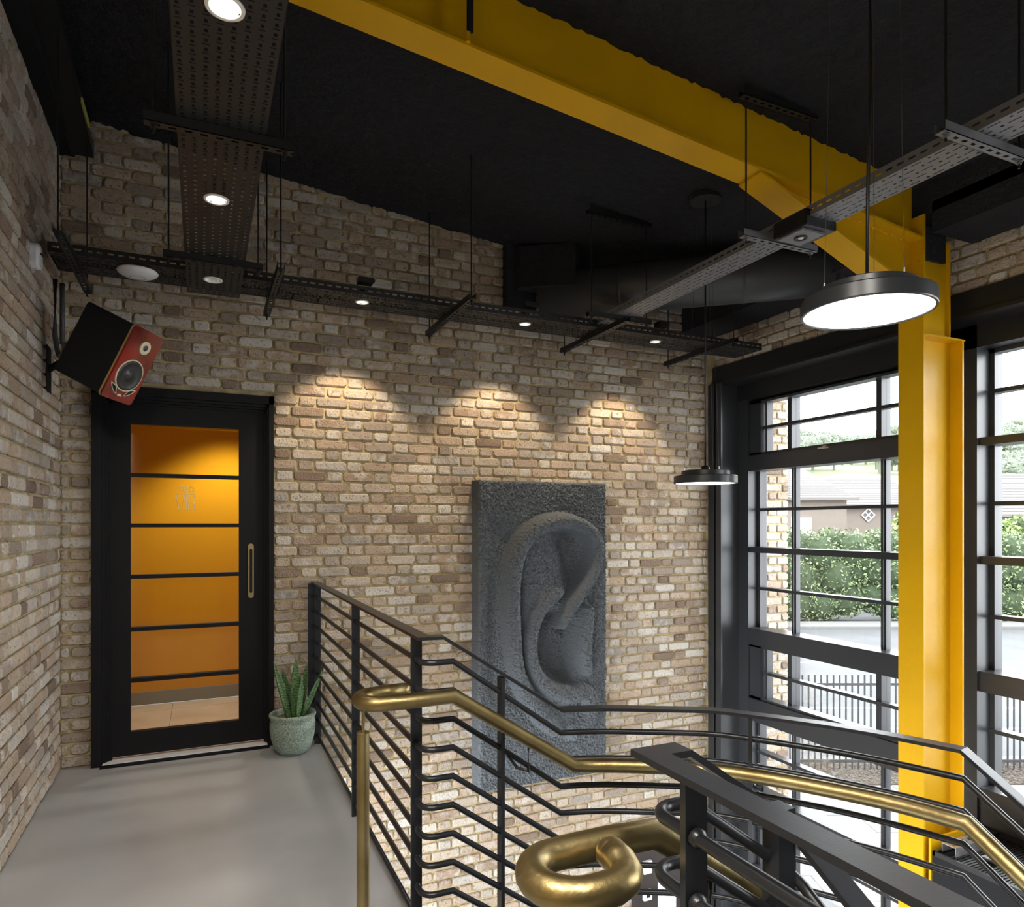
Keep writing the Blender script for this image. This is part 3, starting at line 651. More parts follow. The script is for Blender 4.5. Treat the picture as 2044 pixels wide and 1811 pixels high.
def rim(ids):
    n0 = len(mb.v); k = len(ids); vv = [mb.v[i] for i in ids]; steps = 8
    allv = [[(v[0], v[1]+(4.937-v[1])*s/steps, v[2]) if s in (0, steps) else (v[0]+random.gauss(0, .0015), v[1]+(4.937-v[1])*s/steps, v[2]+random.gauss(0, .0015)) for v in vv] for s in range(steps+1)]
    mb.add([v for r in allv for v in r], [(s*k+i, s*k+i+1, (s+1)*k+i+1, (s+1)*k+i) for s in range(steps) for i in range(k-1)], True)
rim([j*gx for j in range(gz)]); rim([j*gx+gx-1 for j in range(gz)]); rim(list(range(gx))); rim([(gz-1)*gx+i for i in range(gx)])
tag(mb.build('ear_relief', 'ear'), 'tall grey stippled wall panel sculpted as a giant ear', 'wall sculpture')
# ------------------------------------------------------------------ loudspeaker
def axes(yw, pt, ro):
    F_ = Vector((math.cos(pt)*math.sin(yw), math.cos(pt)*math.cos(yw), -math.sin(pt))); r = Vector((math.cos(yw), -math.sin(yw), 0)); u = r.cross(F_)
    r, u = math.cos(ro)*r+math.sin(ro)*u, -math.sin(ro)*r+math.cos(ro)*u; return F_, r, u
F_, r_, u_ = axes(2.16, .467, .076)
sp = thing('loudspeaker', 'black loudspeaker with glossy red front tilted down from the corner bracket', 'speaker', (-.335, 4.196, 2.351))
# local frame: x = width (r), y = -front normal, z = up
sp.matrix_world = Matrix.Translation((-.335, 4.196, 2.351)) @ Matrix((( -r_.x, -F_.x, u_.x, 0), (-r_.y, -F_.y, u_.y, 0), (-r_.z, -F_.z, u_.z, 0), (0, 0, 0, 1)))
def rrect(w, h, r, n=6):
    p = []
    for cx, cz, a in ((w/2-r, h/2-r, 0), (-w/2+r, h/2-r, PI/2), (-w/2+r, -h/2+r, PI), (w/2-r, -h/2+r, 1.5*PI)): p += [(cx+r*math.cos(a+PI/2*k/n), cz+r*math.sin(a+PI/2*k/n)) for k in range(n+1)]
    return p
W_, H_, D_ = .232, .416, .321
MB().prism(rrect(W_-.008, H_-.008, .02), 'y', .022, D_).build('cabinet', 'blackmatte', sp, True)
MB().prism(rrect(W_, H_, .022), 'y', .012, .022).build('edge_band', 'gold', sp, True)
fp = MB().prism(rrect(W_-.001, H_-.001, .022), 'y', 0, .012).build('front_panel', 'red', sp, True)
def disc(c, prof, n=48): return MB().lathe((c[0], 0, c[1]), prof, n, (0, -1, 0), False)
disc((0, -.055), [(.092, -.001), (.092, .004), (.087, .006), (.085, .003)]).build('woofer_trim', 'cream', sp, True)
disc((0, -.055), [(.085, .002), (.084, .007), (.074, .008), (.068, .003), (.035, -.0), (.03, .003), (.02, .010), (.001, .013)]).build('woofer_cone', 'cone', sp, True)
disc((.012, .115), [(.037, 0), (.037, .004), (.034, .006), (.016, .005), (.014, .003)]).build('tweeter_ring', 'cream', sp, True)
disc((.012, .115), [(.016, .0055), (.011, .009), (.001, .012)]).build('tweeter_dome', 'cone', sp, True)
for s in (-1, 1):
    a = [(s*(.092*math.cos(t)), -.055+.098*math.sin(t)*1.0-.012) for t in np.linspace(-2.55 if s < 0 else -.59, -1.98 if s < 0 else -1.16, 9)] if False else None
    cc = []
    for t in np.linspace(.0, 1, 9): ang = math.radians(-35-40*t); cc.append((s*.112*math.cos(ang), -.055+.118*math.sin(ang)+.002-.004*t))
    inn = []
    for t in np.linspace(1, 0, 9): ang = math.radians(-35-40*t); wd = .022*math.sin(PI*t)+.001; inn.append((s*(.112-wd)*math.cos(ang), -.055+(.118-wd)*math.sin(ang)+.002-.004*t))
    pts = cc+inn
    MB().prism(pts, 'y', -.0012, .004).build('port', 'blackmatte', sp, True)
    MB().tube([(p[0], -.0015, p[1]) for p in pts+[pts[0]]], .0022, 6).build('port_trim', 'cream', sp, True)
MB().prism(rrect(.028, .012, .002), 'y', -.002, .002).build('badge', 'cream', sp, True)
for o in sp.children:
    if o.name.startswith('badge'):
        for v in o.data.vertices: v.co.z -= .172
br = thing('speaker_bracket', 'black steel bracket holding the speaker to the left wall', 'bracket', (-.78, 4.6, 2.3))
B(-.80, -.78, 4.50, 4.62, 2.24, 2.50, .002).build('wall_plate', 'blackmatte', br)
MB().tube([(-.775, 4.70, 2.92), (-.775, 4.70, 2.60), (-.76, 4.68, 2.50), (-.74, 4.60, 2.46)], .014).tube([(-.75, 4.76, 2.92), (-.75, 4.76, 2.56)], .013).build('conduit', 'duct', br)
MB().tube([(-.79, 4.56, 2.36), (-.72, 4.50, 2.40), (-.62, 4.38, 2.42)], .018).build('arm', 'black', br)
B(-.70, -.66, 4.42, 4.52, 2.40, 2.50, .004).build('clamp', 'black', br)
md = thing('motion_sensor', 'white motion sensor on the left brick wall near the tray', 'sensor', (-.788, 4.15, 2.86))
MB().prism([(4.15+a*1.0, 2.86+b) for a, b in rrect(.078, .135, .034)], 'x', -.80, -.745).build('sensor_body', 'white', md, bevel=.014)
MB().prism([(4.15+a, 2.835+b) for a, b in rrect(.056, .062, .014)], 'x', -.746, -.741).build('lens', 'grey_lens', md, bevel=.003)
B(-.745, -.736, 4.125, 4.16, 2.865, 2.870).build('sensor_slot', 'blackmatte', md)
ap = thing('access_point', 'white domed disc access point under the long tray above the speaker', 'access point', (-.32, 4.25, 2.87))
MB().lathe((-.32, 4.25, 2.87), [(.001, -.022), (.035, -.021), (.07, -.013), (.095, .0), (.102, .010), (.098, .016), (.06, .018)], 48).build('dome', 'white', ap)
MB().lathe((-.32, 4.25, 2.8478), [(.034, .0008), (.036, 0), (.038, .0016)], 40, None, False).build('ring_line', 'grey', ap)
B(-.33, -.31, 4.22, 4.28, 2.885, 2.92).build('mount', 'black', ap)
led = thing('track_fitting', 'dark ceiling fitting with a lime strip in the top left corner', 'fitting', (-.66, 4.4, 3.8))
MB().add([(p) for p in [(-.72,3.6,3.86),(-.60,3.6,3.86),(-.60,4.86,3.74),(-.72,4.86,3.74),(-.72,3.6,3.93),(-.60,3.6,3.93),(-.60,4.86,3.81),(-.72,4.86,3.81)]], [(0,3,2,1),(4,5,6,7),(0,1,5,4),(1,2,6,5),(2,3,7,6),(3,0,4,7)]).build('fitting_body', 'black', led)
B(-.600, -.592, 4.36, 4.62, 3.80, 3.83).build('lime_strip', 'lime', led)
B(-.600, -.590, 4.80, 4.86, 3.76, 3.80).build('bright_clip', 'chrome', led)
# ------------------------------------------------------------------ plant
pp = thing('potted_plant', 'snake plant in a speckled green glazed pot beside the door', 'plant', (.545, 4.70, 0))
c0 = (.545, 4.70, 0)
pot = MB().lathe(c0, [(.085, .0), (.098, .004), (.118, .04), (.136, .10), (.144, .16), (.143, .205), (.136, .222), (.147, .238), (.150, .25), (.146, .26), (.134, .262), (.128, .25), (.126, .22)], 56, None, False)
pot.build('pot', 'pot', pp)
sl = MB().lathe((c0[0], c0[1], .215), [(.127, 0), (.08, .006), (.001, .008)], 32, None, False)
for k in range(160):
    a, r = random.uniform(0, 2*PI), .12*math.sqrt(random.random()); x, y = c0[0]+r*math.cos(a), c0[1]+r*math.sin(a); s = random.uniform(.004, .012); an = random.uniform(0, PI)
    sl.add([(x-s*math.cos(an), y-s*math.sin(an), .222), (x+s*.3, y+s*.3, .230), (x+s*math.cos(an), y+s*math.sin(an), .224), (x, y, .219)], [(0, 1, 2), (0, 1, 3), (1, 2, 3), (0, 2, 3)])
s_ = sl.build('mulch', 'soil', pp)
def leaf(bx_, by, tipx, tipy, L, w, ang, z0=.215):
    v = []; n = 14; ca, sa = math.cos(ang), math.sin(ang)
    for i in range(n+1):
        t = i/n; cxx = bx_+(tipx)*(t**1.15); cyy = by+tipy*(t**1.15); zz = z0+L*t
        wd = w*(0.55+.45*min(1, t*3))*(1-max(0, (t-.55)/.45)**1.6)+.0006
        for k, (s, c) in enumerate(((-1, 0), (-.5, .55), (0, .8), (.5, .55), (1, 0), (.5, .42), (0, .66), (-.5, .42))):
            ox = s*wd; oy = (c-.3)*wd*.55
            v.append((cxx+ox*ca-oy*sa, cyy+ox*sa+oy*ca, zz))
    f = [(i*8+k, i*8+(k+1) % 8, (i+1)*8+(k+1) % 8, (i+1)*8+k) for i in range(n) for k in range(8)]+[tuple(range(8))[::-1], tuple(range(n*8, n*8+8))]
    return MB().add(v, f, True)
for bx_, by, tx, ty, L, w, an in ((-.02, -.03, -.105, -.02, .40, .026, .2), (-.005, .02, -.055, 0, .33, .03, -.4), (.01, -.045, .005, -.01, .42, .033, .1), (.025, -.06, .03, 0, .30, .026, .7),
                                  (.045, .02, .055, .01, .36, .028, -.5), (.06, -.02, .125, -.02, .31, .024, .5), (0, -.06, -.01, 0, .20, .018, -.8), (-.035, .03, -.03, .03, .30, .024, .6), (.03, .05, .01, .03, .35, .026, .9)):
    leaf(c0[0]+bx_, c0[1]+by, tx, ty, L, w, an).build('leaf', 'snake', pp)
# ------------------------------------------------------------------ railings
FL = [(-.025, -.006), (.025, -.006), (.025, .006), (-.025, .006)]
CURVE = [(1.27, 2.340), (1.423, 2.290), (1.598, 2.200), (1.788, 2.090), (1.885, 1.985), (2.007, 1.815), (2.071, 1.712), (2.143, 1.565), (2.211, 1.387)]
def spline(pts, k=4):
    P_ = [np.array(pts[0])*2-np.array(pts[1])]+[np.array(p) for p in pts]+[np.array(pts[-1])*2-np.array(pts[-2])]; out = []
    for i in range(1, len(P_)-2):
        for j in range(k):
            t = j/k; a, b, c, d = P_[i-1:i+3]
            out.append(tuple(.5*((2*b)+(c-a)*t+(2*a-5*b+4*c-d)*t*t+(-a+3*b-3*c+d)*t**3)))
    return out+[tuple(pts[-1])]
CV = spline(CURVE)
def outer_path(z, xk, off=0, start=4.93, corner=.0, end=.2, yl=2.345):
    p = []
    if start: p.append((.72+off, start, z))
    if corner:
        for k in range(7):
            t = PI/2*k/6; p.append((.72+corner*(1-math.cos(t)), yl+corner*(1-math.sin(t))+0, z)) if start else None
    else: p += [(.72, yl+.01, z)]
    p.append((xk, yl, z)); p2 = CV
    for x, y in p2: p.append((x, y, z-.314))
    p.append((2.215, end, z-.314-.61*(1.387-end)))
    return p
ro_ = thing('stair_railing', 'black steel railing from the door round the curve of the stair', 'railing', (.72, 2.4, 0))
MB().sweep(outer_path(1.094, .79), FL).build('top_rail', 'rail', ro_)
for k in range(9):
    z = 1.003-.104*k; MB().tube(outer_path(z, .83, corner=.045), .0112, 10).build('bar', 'rail', ro_)
MB().tube([(.72, 4.93, .06), (.72, 2.42, .06)], .0095, 8).build('bar', 'rail', ro_)
def post(x, y, z0, z1, ang, w=.04, t=.014):
    mb = MB(); c, s = math.cos(ang), math.sin(ang); q = [(-w/2, -t/2), (w/2, -t/2), (w/2, t/2), (-w/2, t/2)]
    vs = [(x+a*c-b*s, y+a*s+b*c, z) for z in (z0, z1) for a, b in q]
    return mb.add(vs, [(0,3,2,1),(4,5,6,7),(0,1,5,4),(1,2,6,5),(2,3,7,6),(3,0,4,7)])
for y in (4.80, 3.53, 2.44):
    post(.72, y, 0, 1.09, 0).build('post', 'rail', ro_)
    lg = MB()
    for k in range(10):
        z = 1.003-.104*k if k < 9 else .06
        lg.lathe((.72, y-.012, z), [(.0125, 0), (.0125, .006), (.008, .012)], 10, (0, -1, 0)); lg.lathe((.72, y+.008, z), [(.0125, 0), (.0125, .005)], 10, (0, 1, 0))
    lg.build('bar_collars', 'rail', ro_)['kind'] = 'stuff'
post(.695, 4.905, 0, 1.09, 0, .05).build('post', 'rail', ro_)
post(1.02, 2.345, -.4, .93, PI/2).build('post', 'rail', ro_)
post(1.89, 1.98, -.6, .775, .80).build('post', 'rail', ro_)
post(2.215, .75, -1.2, .40, 0).build('post', 'rail', ro_)
lg = MB()
for k in range(9):
    z = 1.003-.104*k
    lg.lathe((1.905, 1.962, z-.314), [(.014, 0), (.014, .007), (.008, .014)], 10, (.72, -.7, 0)); lg.lathe((1.878, 1.993, z-.314), [(.014, 0), (.014, .006)], 10, (-.72, .7, 0))
lg.build('bar_collars', 'rail', ro_)['kind'] = 'stuff'
ri = thing('stair_railing', 'black steel railing in the foreground at the head of the stair', 'railing', (.72, .9, 0))
def inner_path(z, corner=.0, xk=.79):
    p = [(.72, -1.5, z)]
    if corner:
        for k in range(9): t = PI/2*k/8; p.append((.72+corner*(1-math.cos(t)), .995-corner*(1-math.sin(t)), z))
    else: p.append((.72, .995, z))
    p += [(xk, .995, z), (1.0, .995, z-.142)]
    for k in range(1, 7): t = PI/2*k/6; p.append((1.0+.05*math.sin(t), .945+.05*math.cos(t), z-.142-.01*k))
    p.append((1.05, .1, z-.70)); return p
MB().sweep(inner_path(1.094), FL).build('top_rail', 'rail', ri)
for k in range(9):
    z = .998-.105*k; MB().tube(inner_path(z, .045, .80), .0112, 14).build('bar', 'rail', ri)
post(.725, .885, 0, 1.09, 0, .044, .014).build('post', 'rail', ri)
post(1.012, .985, -.5, .958, 0, .042, .042).build('post', 'rail', ri)
post(.725, -.6, 0, 1.09, 0, .044, .014).build('post', 'rail', ri)
lg = MB()
for k in range(9):
    z = .998-.105*k; lg.lathe((.722, .875, z), [(.016, 0), (.016, .008), (.010, .016)], 12, (0, -1, 0)); lg.lathe((.722, .893, z), [(.014, 0), (.012, .01)], 12, (0, 1, 0))
lg.build('bar_collars', 'rail', ri)['kind'] = 'stuff'
# brass handrails
bc = thing('beam_clamp', 'black flat strap clamped to the edge of the yellow roof beam', 'hanger', (1.0, 2.63, 3.5))
MB().rod((1.0, 2.64, 3.49), (1.0, 2.64, 3.54), .010, 8).build('clamp_bolt', 'yellow', bc)
post(1.005, 2.63, 3.53, 3.84, .5, .030, .012).build('hanger_strap', 'blackmatte', bc)
ho = thing('brass_handrail', 'long brass handrail with a small scroll end on its own slim post', 'handrail', (.5, 2.3, 0))
p = []
for k in range(13):
    t = k/12; a = -PI/2-PI*t*1.15+PI  # scroll: starts at the free end on the wall side
pth = [(.66, 2.392, .905), (.60, 2.396, .903)]
for k in range(1, 12): a = PI/2+PI*k/12; pth.append((.557+.068*math.cos(a), 2.327+.068*math.sin(a), .90))
pth += [(.62, 2.255, .90), (.793, 2.240, .905), (1.278, 2.250, .590)]
BC = spline([(1.278, 2.250), (1.455, 2.165), (1.66, 2.04), (1.811, 1.895), (1.953, 1.69), (2.063, 1.491), (2.116, 1.317)])
pth += [(x, y, .59) for x, y in BC[2:]]+[(2.118, .3, -.03)]
MB().tube(pth, .0265, 20).build('rail_tube', 'brass', ho)
MB().lathe((.66, 2.392, .905), [(.0265, 0), (.0235, .010), (.015, .019), (.001, .022)], 20, (1, -.1, 0), False).build('end_cap', 'brass', ho)
MB().rod((.497, 2.315, 0), (.497, 2.315, .795), .0215, 28).lathe((.497, 2.315, .795), [(.0215, 0), (.018, .003), (.007, .004)], 28).build('post', 'brass', ho)
MB().rod((.497, 2.315, .795), (.497, 2.31, .885), .0055, 10).build('stem', 'brass', ho)
bk = lambda pts: MB().tube(pts, .006, 8)
bk([(1.045, 2.345, .635), (1.06, 2.29, .60), (1.085, 2.245, .60), (1.085, 2.245, .72)]).build('bracket', 'rail', ho)
bk([(1.90, 1.965, .53), (1.86, 1.93, .53), (1.84, 1.87, .54), (1.835, 1.865, .58)]).build('bracket', 'rail', ho)
hi = thing('brass_handrail', 'thick brass handrail with a hooked scroll end in the foreground', 'handrail', (.6, 1.04, 0))
pth = [(.660, 1.030, .918), (.664, 1.005, .912), (.660, .982, .905), (.645, .966, .902), (.622, .958, .90), (.598, .956, .90)]
for k in range(0, 13): a = -PI/2-PI*k/12; pth.append(((.580+.070*math.cos(a)), 1.027+.071*math.sin(a), .90))
pth += [(.70, 1.100, .90), (.797, 1.092, .900), (1.03, 1.09, .752), (1.075, 1.07, .72), (1.10, 1.02, .69), (1.105, .9, .60), (1.105, .3, .2)]
MB().tube(pth, .0285, 28).build('rail_tube', 'brass', hi)
MB().lathe((.660, 1.030, .918), [(.0285, 0), (.0265, .009), (.017, .020), (.001, .025)], 24, (-.15, .95, .25), False).build('end_cap', 'brass', hi)
bk([(.93, .995, .62), (.93, 1.03, .62), (.93, 1.085, .64), (.93, 1.088, .80)]).build('bracket', 'rail', hi)
# stair body (mostly below the frame)
stt = thing('staircase', 'dark steel quarter-turn staircase descending from the landing', 'stairs', (1.5, 1.6, GF))
for k, (x0, x1) in enumerate(((.755, 1.03), (1.03, 1.30))): B(x0, x1, 1.0, 2.34, -.21-.157*k-.03, -.21-.157*k+.0).build('tread', 'blackmatte', stt)
MB().prism([(1.06, .95), (1.3, .95), (2.2, .95), (2.2, 1.387), (2.06, 1.71), (1.88, 1.98), (1.6, 2.19), (1.28, 2.33), (1.06, 2.33)], 'z', -.56, -.53).build('quarter_landing', 'blackmatte', stt)
for k in range(12): B(1.06, 2.20, .95-.27*(k+1), .95-.27*k, -.53-.18*(k+1)-.03, -.53-.18*(k+1)).build('tread', 'blackmatte', stt)
MB().add([(2.19,.95,-.7),(2.20,.95,-.7),(2.20,-2.3,-2.95),(2.19,-2.3,-2.95),(2.19,.95,-.45),(2.20,.95,-.45),(2.20,-2.3,-2.6),(2.19,-2.3,-2.6)], [(0,3,2,1),(4,5,6,7),(0,1,5,4),(1,2,6,5),(2,3,7,6),(3,0,4,7)]).build('stringer', 'black', stt)
# ------------------------------------------------------------------ ground floor things glimpsed below
struct(B(3.37, 4.22, 4.90, 4.935, GF, -1.2).build('trim_7', 'brown'), 'dark brown wall panel behind the switches')
for z, nm, lb in ((-1.46, 'switch_plate', 'blank white switch plate, topmost on the dark lower panel'), (-1.70, 'thermostat', 'white thermostat with small dark screen on the lower panel'), (-1.90, 'dimmer_switch', 'white dial switch, lowest on the dark panel')):
    t = thing(nm, lb, 'switch', (3.50, 4.9, z)); hh = .055 if nm == 'switch_plate' else .045
    B(3.46, 3.545, 4.87, 4.90, z-hh, z+hh, .004).build('plate', 'white', t)
    if nm == 'thermostat': B(3.485, 3.52, 4.867, 4.871, z-.015, z+.018).build('screen', 'blackmatte', t)
    if nm == 'dimmer_switch': MB().lathe((3.503, 4.87, z-.01), [(.024, 0), (.022, .014), (.001, .015)], 24, (0, -1, 0)).build('dial', 'white', t)
t = thing('wall_cabinet', 'tall narrow white box on the dark lower panel', 'box', (3.68, 4.9, -2.2)); B(3.62, 3.76, 4.82, 4.90, -2.6, -1.62, .004).build('body', 'white', t); B(3.625, 3.755, 4.816, 4.82, -2.59, -1.63, .001).build('cover', 'white', t)
t = thing('alarm_panel', 'small white alarm box right of the foreground post', 'box', (4.05, 4.9, -1.8)); B(4.0, 4.09, 4.84, 4.90, -1.85, -1.68, .004).build('body', 'white', t); B(4.06, 4.07, 4.836, 4.84, -1.72, -1.71).build('key_lock', 'blackmatte', t)
ub = thing('black_plinth', 'black boxed unit below the second window beside the yellow column', 'unit', (4.15, 2, GF))
B(3.86, 4.46, .6, 2.60, GF, -.42).build('casing', 'blackmatte', ub)
B(3.86, 3.875, .6, 2.60, -.42, -.395).box(3.86, 4.46, 2.585, 2.60, -.42, -.395).build('rim', 'black', ub)
g = MB()
for k in range(95): g.box(3.88, 4.45, .64+k*.02, .64+k*.02+.012, -.42, -.414)
g.build('grille', 'black', ub)['kind'] = 'stuff'
ch = thing('slotted_channel', 'short silver slotted channel standing on the black unit', 'channel', (4.0, 2.5, -.4))
g = MB(); g.box(3.90, 4.13, 2.49, 2.493, -.395, -.345); g.box(3.90, 4.13, 2.567, 2.57, -.395, -.345); g.box(3.90, 4.13, 2.49, 2.51, -.345, -.342); g.box(3.90, 4.13, 2.55, 2.57, -.345, -.342)
for k in range(5): g.box(3.90+k*.052, 3.90+k*.052+.024, 2.51, 2.55, -.345, -.342)
g.build('channel_body', 'chrome', ch)
B(4.04, 4.08, 2.36, 2.44, -.405, -.39, .003).build('loose_clip', 'chrome', ch)
# ------------------------------------------------------------------ outdoors
R2 = Vector((C_, -S_, 0)); F2 = Vector((S_, C_, 0))
def out(lat, dep, z): q = R2*lat+F2*dep; return (q.x, q.y, z)
def obox(mb, l0, l1, d0, d1, z0, z1):
    v = [out(l0,d0,z0), out(l1,d0,z0), out(l1,d1,z0), out(l0,d1,z0), out(l0,d0,z1), out(l1,d0,z1), out(l1,d1,z1), out(l0,d1,z1)]
    return mb.add(v, [(0,3,2,1),(4,5,6,7),(0,1,5,4),(1,2,6,5),(2,3,7,6),(3,0,4,7)])
gm = MB().add([out(-60, 2, GF-.12), out(90, 2, GF-.12), out(160, 70, GF-.12), out(-120, 70, GF-.12)], [(0,1,2,3)])
ground = struct(gm.build('ground', 'road'), 'pale tarmac road and yard outside')
pv = struct(MB().add([(4.7, -6, GF-.06), (30, -6, GF-.06), out(16, 11.8, GF-.06), out(0, 11.8, GF-.06), (4.7, 8, GF-.06)], [(0,1,2,3,4)]).build('pavement', 'kerb'), 'pale paving outside the windows')
slab_me = B(-.297, .297, -.297, .297, -.04, 0).build('paving_slab', 'pave', pv); slab_me.location = (*out(5.0, 6.0, 0)[:2], GF-.02); slab_me.rotation_euler.z = -YAW
for i in range(15):
    for j in range(11):
        if i == 0 and j == 0: continue
        l, d = 2.6+i*.6+.3*(j % 2), 5.4+j*.6; q = out(l, d, 0)
        if q[0] < 5.05: continue
        o = slab_me.copy(); COL.objects.link(o); o.parent = pv; o.location = (q[0], q[1], GF-.02+random.uniform(-.004, .004)); o.rotation_euler = (random.uniform(-.004, .004), 0, -YAW)
bb = obox(MB(), 0, 18, 11.75, 12.75, GF-.08, GF-.01).build('bark_bed', 'bark'); struct(bb, 'bark mulch bed under the fence')
mb = MB()
for k in range(9000):
    l, d = random.uniform(3.5, 12), random.uniform(11.75, 12.72); s = random.uniform(.012, .04); a = random.uniform(0, PI); q = out(l, d, GF-.01+random.uniform(0, .025)); t2 = random.uniform(.2, .5)
    dx, dy = math.cos(a)*s, math.sin(a)*s; up = random.uniform(-.01, .018)
    mb.add([(q[0]-dx, q[1]-dy, q[2]), (q[0]+dy*t2, q[1]-dx*t2, q[2]+up), (q[0]+dx, q[1]+dy, q[2]+abs(up)), (q[0]-dy*t2, q[1]+dx*t2, q[2])], [(0,1,2,3)])
o = mb.build('bark_chips', 'chip', bb); o['kind'] = 'stuff'
fn = thing('picket_fence', 'grey metal picket fence between the bark bed and the road', 'fence', out(7.5, 12.4, GF))
pk = None
for k in range(84):
    l = 2.9+k*.113
    if k == 0: pk0 = obox(MB(), l-.012, l+.012, 12.39, 12.41, GF, -1.235); pk = pk0.build('picket', 'fence', fn); base_l = l
    else: o = pk.copy(); COL.objects.link(o); o.parent = fn; v = R2*(l-base_l); o.location = (v.x, v.y, 0)
for z in (-1.40, -2.79): obox(MB(), 2.8, 12.5, 12.375, 12.39, z-.022, z+.022).build('fence_rail', 'fence', fn)
struct(obox(obox(MB(), -10, 40, 12.95, 13.1, GF-.12, GF), -20, 60, 29.6, 29.8, GF-.12, GF).build('kerb', 'kerb'), 'kerb stones of the road')
mk = MB()
for d in (15.2, 16.9, 22.5): obox(mk, 4, 22, d, d+.12, GF-.12, GF-.114)
for k in range(7): obox(mk, 6+k*3, 7.6+k*3, 19.5, 19.62, GF-.12, GF-.114)
struct(mk.build('road_marking', 'line'), 'white painted lines on the road')
obj = obox(MB(), -20, 60, 29.8, 31.2, GF-.1, GF+.02).build('verge', 'pave'); struct(obj, 'pale footway in front of the hedge')
def leafy(name, blobs, nleaf, size, m, parent=None, core='hedge_in', seed=1):
    r = np.random.default_rng(seed); V = []; Fs = []; tot = sum(b[3]*b[4]+b[4]*b[5]+b[3]*b[5] for b in blobs); n = 0
    for b in blobs:
        k = max(20, int(nleaf*(b[3]*b[4]+b[4]*b[5]+b[3]*b[5])/tot)); d = r.normal(0, 1, (k, 3)); d /= np.linalg.norm(d, axis=1)[:, None]
        p = d*np.array(b[3:6])*r.uniform(.82, 1.06, (k, 1))+np.array(b[:3]); u = r.normal(0, 1, (k, 3)); w = r.normal(0, 1, (k, 3))
        s = size*r.uniform(.5, 1.2, (k, 1)); u = u/np.linalg.norm(u, axis=1)[:, None]*s; w = w/np.linalg.norm(w, axis=1)[:, None]*s*.6
        q = np.stack([p-u, p+w, p+u, p-w], 1).reshape(-1, 3); V.append(q); Fs.append(np.arange(4*k).reshape(k, 4)+n); n += 4*k
    return np.concatenate(V), np.concatenate(Fs)
def leaf_obj(name, V, Fs, m, parent):
    me = bpy.data.meshes.new(name); off = Vector((0, 0, 0)); p = parent
    while p: off += p.location; p = p.parent
    V = V-np.array(off); me.vertices.add(len(V)); me.vertices.foreach_set('co', V.ravel()); me.loops.add(len(Fs)*4); me.loops.foreach_set('vertex_index', Fs.ravel().astype(np.int32))
    me.polygons.add(len(Fs)); me.polygons.foreach_set('loop_start', np.arange(0, len(Fs)*4, 4, dtype=np.int32)); me.update(calc_edges=True); me.materials.append(M[m])
    o = bpy.data.objects.new(name, me); COL.objects.link(o); o.parent = parent; return o
def blob_core(blobs, k=.86):
    mb = MB()
    for b in blobs:
        bm = bmesh.new(); bmesh.ops.create_icosphere(bm, subdivisions=2, radius=1)
        mb.add([(b[0]+v.co.x*b[3]*k*random.uniform(.92, 1.05), b[1]+v.co.y*b[4]*k*random.uniform(.92, 1.05), b[2]+v.co.z*b[5]*k*random.uniform(.92, 1.05)) for v in bm.verts], [[v.index for v in f.verts] for f in bm.faces]); bm.free()
    return mb
def shrub(name, label, cat, blobs, nleaf, size, m, seed, group=None, trunk=None):
    c = (sum(b[0] for b in blobs)/len(blobs), sum(b[1] for b in blobs)/len(blobs), GF); t = thing(name, label, cat, c, group)
    blob_core(blobs).build('foliage_core', 'hedge_in', t)
    V, Fs = leafy(name, blobs, nleaf, size, m, seed=seed); o = leaf_obj('leaves', V, Fs, m, t); o['kind'] = 'stuff'
    if trunk: MB().rod(trunk[0], trunk[1], trunk[2], 10).build('trunk', 'trunk', t)
    return t
bl = []
for k in range(30):
    l = 9.5+k*.62; hgt = 1.9+.25*math.sin(k*1.7)+random.uniform(-.15, .2)
    for zz in (-2.0, -.8, .15):
        q = out(l+random.uniform(-.3, .3), 32.2+random.uniform(-.3, .3), zz+random.uniform(-.2, .2)); bl.append((q[0], q[1], q[2], .95, .95, .95+random.uniform(-.1, .2)))
    if k % 4 == 1: q = out(l, 32.4, .75); bl.append((q[0], q[1], q[2], .75, .75, .6))
shrub('hedge', 'long dense green hedge across the road', 'hedge', bl, 52000, .085, 'hedge', 3)
def bush(lat, dep, z, r, h, label, m, n, sd, size=.12, cat='tree', name='leafy_tree', group=None):
    rr = random.Random(sd); bl = []
    for k in range(9):
        q = out(lat+rr.uniform(-.55, .55)*r, dep+rr.uniform(-.5, .5)*r, z+rr.uniform(-.4, .5)*h); s = r*rr.uniform(.4, .65); bl.append((q[0], q[1], q[2], s, s, s*h/r*.8))
    q = out(lat, dep, GF-.1); return shrub(name, label, cat, bl, n, size, m, sd, group, (q, out(lat, dep, z), r*.06))
bush(8.9, 11.0+3.3, -.55, .75, .9, 'light green young tree seen through the right window', 'tree2', 2600, 11, .07)
bush(22.0, 36.5, .9, 1.5, 2.4, 'bright green tree seen past the second mullion of the first window', 'tree2', 7000, 13, .16)
bush(27.5, 38.5, .2, 2.2, 2.0, 'pale green tree in front of the house in the right window', 'tree2', 7000, 14, .16)
bush(26.5, 34.5, -.9, 2.6, 2.2, 'dark green bush beside the hedge in the right window', 'hedge', 9000, 15, .12)
bush(30.5, 33.0, -.6, 2.6, 2.8, 'tall dark bush at the right edge of the right window', 'hedge', 9000, 16, .12)
